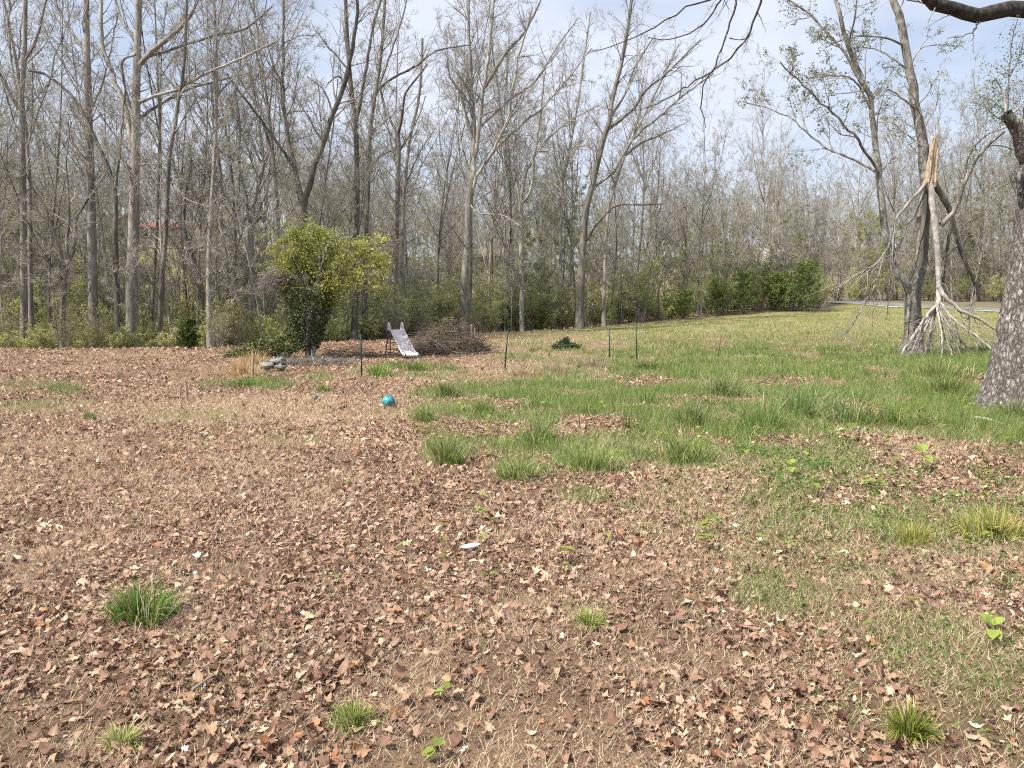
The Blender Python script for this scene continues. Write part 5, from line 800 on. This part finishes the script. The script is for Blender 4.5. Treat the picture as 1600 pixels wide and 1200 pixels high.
# ------------------------------------------------------------------ grass clumps, each a thing
def clump(u, v, w, h, label, c0=(.13, .20, .04), n=None, lean=1.0, name='grass_clump', cat='grass tuft', dry=.08, bw=None):
    p = gp(u, v); D = p[1]; rnd = np.random.RandomState(int(u * 3 + v)); W, Hh = w / F * D / 2, h / F * D; n = n or int(380 + 110 * min(w, 110) / 30.); a = rnd.uniform(0, 6.28, n); q = rnd.rand(n) ** .7 * .72 * W * (.45 + 1.1 * vnoise(a * 1.6, a * 0 + u, 5)); x, y = p[0] + np.cos(a) * q, p[1] + np.sin(a) * q * .8; mb = MB()
    c = np.array(c0) * rnd.uniform(.6, 1.45, (n, 1)); dm = rnd.rand(n) < dry; c[dm] = strawcol(int(dm.sum()), rnd); hh = Hh * (.3 + 1.25 * rnd.rand(n) ** 1.3); blades(x, y, H(x, y), hh, (bw or max(.006, .0006 * D)) * rnd.uniform(.7, 1.3, n), np.clip(rnd.uniform(.05, 1.15, n) * lean * (.55 + 1.1 * q / (.72 * W)), .05, 1.4), mb, c, rnd, az=a + rnd.randn(n) * .5, ctip=c * 1.3)
    o = mb.build(name, MATS['grass_clump'], loc=tuple(p), color=True); tag(o, label, cat, 'grass tufts in the leaves')
CL = [(215, 972, 110, 55, 'dark green grass tuft alone in the leaves at the lower left', (.05, .105, .014)), (700, 726, 66, 42, 'round grass tuft below the teal ball', None), (925, 733, 95, 42, 'broad grass tuft at the lower edge of the middle grass', None), (1068, 722, 100, 46, 'dense green tuft right of the broad middle tuft', None), (1080, 664, 62, 40, 'upright tuft above the dense green one', (.085, .14, .03)), (808, 750, 80, 36, 'ragged tuft left of the broad middle one', None), (845, 690, 70, 36, 'soft tuft in the middle grass above the ragged one', (.085, .135, .03)), (700, 622, 44, 24, 'low tuft right of the teal ball', None), (665, 660, 50, 24, 'short tuft below and right of the ball', None), (755, 645, 40, 20, 'small tuft between ball and seedlings', None), (1190, 668, 90, 50, 'tall tuft at the near edge of the long grass', (.08, .14, .03)), (1250, 650, 100, 50, 'wide long grass tuft under the broken tree', (.085, .15, .035)), (1330, 660, 90, 44, 'long grass tuft below the hanging limb', (.08, .14, .03)), (1395, 662, 70, 38, 'dark tuft left of the rough trunk', None), (1130, 620, 80, 36, 'pale tipped tuft at the left of the long grass', (.10, .155, .04)), (1480, 618, 70, 34, 'tuft close to the rough trunk base', None), (1585, 655, 60, 30, 'weedy tuft against the rough trunk', (.07, .12, .025)),
      (1420, 1152, 46, 50, 'upright olive tuft near the bottom right', (.11, .14, .02)), (1550, 838, 110, 42, 'fine olive grass patch at the right edge', (.15, .16, .03)), (1425, 850, 80, 30, 'low olive grass patch left of the fine one', (.14, .155, .03)), (553, 1132, 80, 30, 'thin green grass patch at the bottom centre left', (.11, .155, .03)), (190, 1168, 60, 30, 'sparse pale tuft at the bottom left', (.15, .18, .05)), (1260, 640, 110, 44, 'long grass tuft behind the wide one', (.085, .15, .035)), (1010, 580, 44, 18, 'green tuft below the two closest posts', None), (590, 588, 60, 18, 'green grass strip at the foot of the post by the shrub', (.075, .14, .02)), (650, 580, 60, 16, 'green grass strip in front of the slide', (.075, .14, .02)), (380, 605, 60, 16, 'green grass strip below the ivy mound', (.075, .13, .025)), (505, 612, 18, 12, 'small green sprig above the grey cup', None), (140, 655, 16, 12, 'small green sprig in the straw at the far left', None), (920, 978, 56, 24, 'low green tuft at the lower right of the lid', (.11, .15, .03)), (1470, 590, 120, 26, 'shaded grass tuft beyond the rough trunk', None)]
for u, v, w, h, lab, c0 in CL: clump(u, v, w, h, lab, tuple(np.array(c0 or (.075, .125, .022)) * np.array([2.2, 2.0, 2.3]) * (.8 + .4 * ((u * 7 + v) % 10) / 10)), dry=.2)
def leafy_clump():
    rnd = np.random.RandomState(12); p = gp(884, 546); root = thing('leafy_clump', p, 'dark green leafy clump alone in the field', 'plant'); pts = np.concatenate([puff(rnd, n, p + np.array([dx, 0, z]), (r, r * .9, rz), .4, .3) for n, dx, z, r, rz in ((700, -.1, .2, .32, .2), (300, .28, .13, .18, .13), (250, -.38, .12, .16, .1), (220, .0, .34, .16, .14), (60, .5, .1, .1, .12))]); pts[:, 2] = np.maximum(pts[:, 2], p[2] + .02); m = len(pts); fb = MB(); V, Fc = leafquads(pts, rnd.uniform(.6, 1.4, m) * .09, rnd, -.6, .35); c = np.array([.045, .075, .035]) * rnd.uniform(.5, 1.7, (m, 1)); fb.add(V, Fc, np.repeat(c, 4, 0)); fb.build('foliage', MATS['cedar'], root, color=True)
leafy_clump()
clump(820, 588, 60, 18, 'dry tan grass tuft below the post by the brush pile', (.36, .27, .17), n=300, name='dry_tuft', cat='dry grass'); clump(870, 582, 90, 16, 'matted dry grass along the fence line', (.34, .27, .18), n=360, name='dry_tuft', cat='dry grass'); clump(925, 574, 80, 15, 'grey tan dry grass left of the closest posts', (.30, .25, .17), n=360, name='dry_tuft', cat='dry grass'); clump(380, 585, 60, 26, 'golden dry grass below the ivy mound', (.50, .36, .19), n=420, name='dry_tuft', cat='dry grass'); clump(395, 570, 50, 22, 'golden dry grass beside the weathered stub', (.50, .36, .19), n=360, name='dry_tuft', cat='dry grass')

# ------------------------------------------------------------------ bright seedlings among the leaves
def seedling_mesh(seed, nl, s):
    rnd = np.random.RandomState(seed); mb = MB(); tb = MB()
    tube1(tb, [(0, 0, -.02), (.004, .003, .04 * s), (0, 0, .075 * s)], .0022, .0015, 5)
    for i in range(nl):
        a = i / nl * 6.28 + rnd.uniform(-.4, .4); L = rnd.uniform(.04, .062) * s; dr = rnd.uniform(-.5, .35); pz = .075 * s - (i // 3) * .02; t = np.linspace(0, 1, 5); w = np.array([.0, .85, 1, .6, 0]) * L * .36; ax = np.array([math.cos(a), math.sin(a), 0]); sd = np.array([-ax[1], ax[0], 0]); V = []
        for q in range(5): c = np.array([0, 0, pz]) + ax * L * t[q] + np.array([0, 0, dr * L * t[q] ** 1.5 + .1 * L * t[q]]); V += [c - sd * w[q] + [0, 0, w[q] * .35], c, c + sd * w[q] + [0, 0, w[q] * .35]]
        Fq = [[q * 3 + e, q * 3 + e + 1, q * 3 + e + 4, q * 3 + e + 3] for q in range(4) for e in (0, 1)]; c = np.array([.31, .38, .085]) * rnd.uniform(.65, 1.15); mb.add(np.array(V), Fq, c)
    return tb.mesh('stalk', MATS['leaf_new'], color=False), mb.mesh('leaf', MATS['leaf_new'], color=True)
tbm = [seedling_mesh(s, n, k) for s, n, k in ((1, 2, 1.), (2, 3, 1.), (3, 4, 1.1), (4, 5, 1.2), (5, 2, .8))]
leafmat('stalk_green', (.2, .26, .05), attr=False, trans=0)
for a, b_ in tbm: a.materials.clear(); a.materials.append(MATS['stalk_green'])
def seedling(u, v, k, sc, label, group, rnd):
    sc = sc * float(np.interp(v, [600, 760, 900, 1000, 1200], [1.1, 1.1, .95, .7, .5]))
    p = gp(u, v); e = bpy.data.objects.new('seedling', None); col.objects.link(e); e.location = tuple(map(float, p)); e.rotation_euler = (0, 0, rnd.uniform(0, 6.28)); e.scale = (sc,) * 3; tag(e, label, 'seedling', group)
    for nm, m in zip(('stalk', 'leaves'), tbm[k]): o = bpy.data.objects.new(nm, m); col.objects.link(o); o.parent = e
def seedlings():
    rnd = np.random.RandomState(55)
    U = [(764, 922, 4, 1.5, 'drooping bright green seedling alone below the white lid'), (881, 884, 2, 1.2, 'four leaved seedling right of the white lid'), (693, 838, 0, 1.0, 'seedling left of and above the white lid'), (755, 815, 2, 1.0, 'seedling pair leaf above the white lid'), (634, 870, 0, 1.0, 'single slanting seedling left of the white lid'), (549, 768, 1, 1.0, 'bright seedling alone in the leaves at centre left'), (1108, 838, 3, 1.1, 'bushy seedling at the right of the leaf bed'), (1105, 866, 2, 1.2, 'wide leaved seedling below the bushy one'), (1440, 738, 3, 1.8, 'leafy seedling clump with bright tips near the rough trunk'), (1325, 692, 3, 1.7, 'large bright seedling beside the white scrap'), (1300, 690, 1, 1.3, 'bright seedling left of the large one'), (1268, 780, 2, 1.3, 'seedling standing in the weed patch'), (1550, 1010, 3, 1.4, 'green seedling at the lower right edge'), (1542, 985, 2, 1.2, 'yellow green leaves above the lower right seedling'), (693, 1100, 3, 1.0, 'curly green seedling at the bottom centre'), (680, 1192, 3, 1.2, 'broad leaved weed cut by the bottom edge'), (1425, 957, 1, 1.0, 'seedling with two leaves right of the weed patch'), (1362, 988, 0, .9, 'tiny seedling with one bright leaf low on the right'), (1395, 1045, 0, 1.1, 'flat oval leaf seedling at lower right'), (525, 918, 1, .8, 'small green seedling right of the dark tuft'), (1165, 722, 1, 1.2, 'seedling at the edge of the small weeds'), (1375, 815, 1, 1.2, 'seedling right of the weed patch'), (1540, 1165, 0, 1.2, 'two leaf seedling in the bottom right corner')]
    for u, v, k, s, l in U: seedling(u, v, k, s * 1.15, l, 'bright seedlings', rnd)
    n = 0
    while n < 62:
        u, v = rnd.uniform(700, 1590), rnd.uniform(600, 720); n += 1; seedling(u, v, rnd.randint(5), rnd.uniform(.8, 1.5), 'bright yellow green seedling in the mixed grass above the leaf bed', 'seedlings in the mixed grass', rnd)
    for i in range(34):
        u, v = rnd.uniform(1080, 1590), rnd.uniform(720, 880); seedling(u, v, rnd.randint(5), rnd.uniform(.8, 1.4), 'bright seedling scattered among leaves and weeds on the right', 'seedlings among the weeds', rnd)
    for i in range(16):
        u, v = rnd.uniform(580, 1080), rnd.uniform(740, 900); seedling(u, v, rnd.choice([0, 1, 4]), rnd.uniform(.6, 1.0), 'small seedling scattered in the central leaf bed', 'seedlings in the leaf bed', rnd)
seedlings()

# ------------------------------------------------------------------ houses on the far slope
def house(u, depth, w, d, h, roofh, wall, roof, label, yaw=.1, wins=2):
    b = gx(u, depth); root = thing('house', b, label, 'house'); ca, sa = math.cos(yaw), math.sin(yaw); T = lambda p: np.array([b[0] + p[0] * ca - p[1] * sa, b[1] + p[0] * sa + p[1] * ca, b[2] + p[2]])
    mb = MB(); box(mb, T((0, 0, h / 2 - .4)), (w, d, h + .8), yaw); mb.build('wall', MATS[wall], root); mb = MB(); e = .5; V = [T(q) for q in ((-w / 2 - e, -d / 2 - e, h - .1), (w / 2 + e, -d / 2 - e, h - .1), (w / 2 + e, d / 2 + e, h - .1), (-w / 2 - e, d / 2 + e, h - .1), (-w / 2 - e, 0, h + roofh), (w / 2 + e, 0, h + roofh))]; mb.add(V, [[0, 1, 5, 4], [2, 3, 4, 5], [0, 3, 2, 1]]); mb.add(V, [[0, 4, 3], [1, 2, 5]]); mb.build('roof', MATS[roof], root)
    for i in range(wins):
        x = (i + .5) / wins * w - w / 2 + (.6 if i else -.3); mb = MB(); box(mb, T((x, -d / 2 - .02, 1.6)), (1.1, .08, 1.2), yaw); wo = mb.build('window', MATS['trim_white'], root); mb = MB(); box(mb, T((x, -d / 2 - .05, 1.6)), (.9, .06, 1.0), yaw); mb.build('pane', MATS['window_glass'], wo)
    mb = MB(); box(mb, T((w * .08, -d / 2 - .03, 1.0)), (.95, .08, 2.05), yaw); mb.build('door', MATS['slide_frame'], root)
house(272, 108, 7.5, 6, 2.3, .9, 'house_wall', 'roof_red', 'house with a red roof on the wooded slope at left', .1, 3)
house(752, 116, 9, 6, 2.6, 1.4, 'house_wall', 'gravel_pale', 'low pale house behind the fanning tree', -.2, 2)
SEEN = {}
for o in col.objects:
    if o.parent is None and 'label' in o and o.get('category') in ('tree', 'shrub', 'sapling'): SEEN.setdefault(o['label'], []).append(o)
ORD = ['second', 'third', 'fourth', 'fifth', 'sixth']
for lab, L_ in SEEN.items():
    if len(L_) < 2: continue
    L_.sort(key=lambda o: float(proj(o.location.x, o.location.y, o.location.z)[0]))
    for i, o in enumerate(L_): o['label'] = lab + (', leftmost' if i == 0 else ', rightmost' if i == len(L_) - 1 else ', %s along' % ORD[min(i - 1, 4)])
for o in list(bpy.data.objects):
    if '_o' in o: del o['_o']
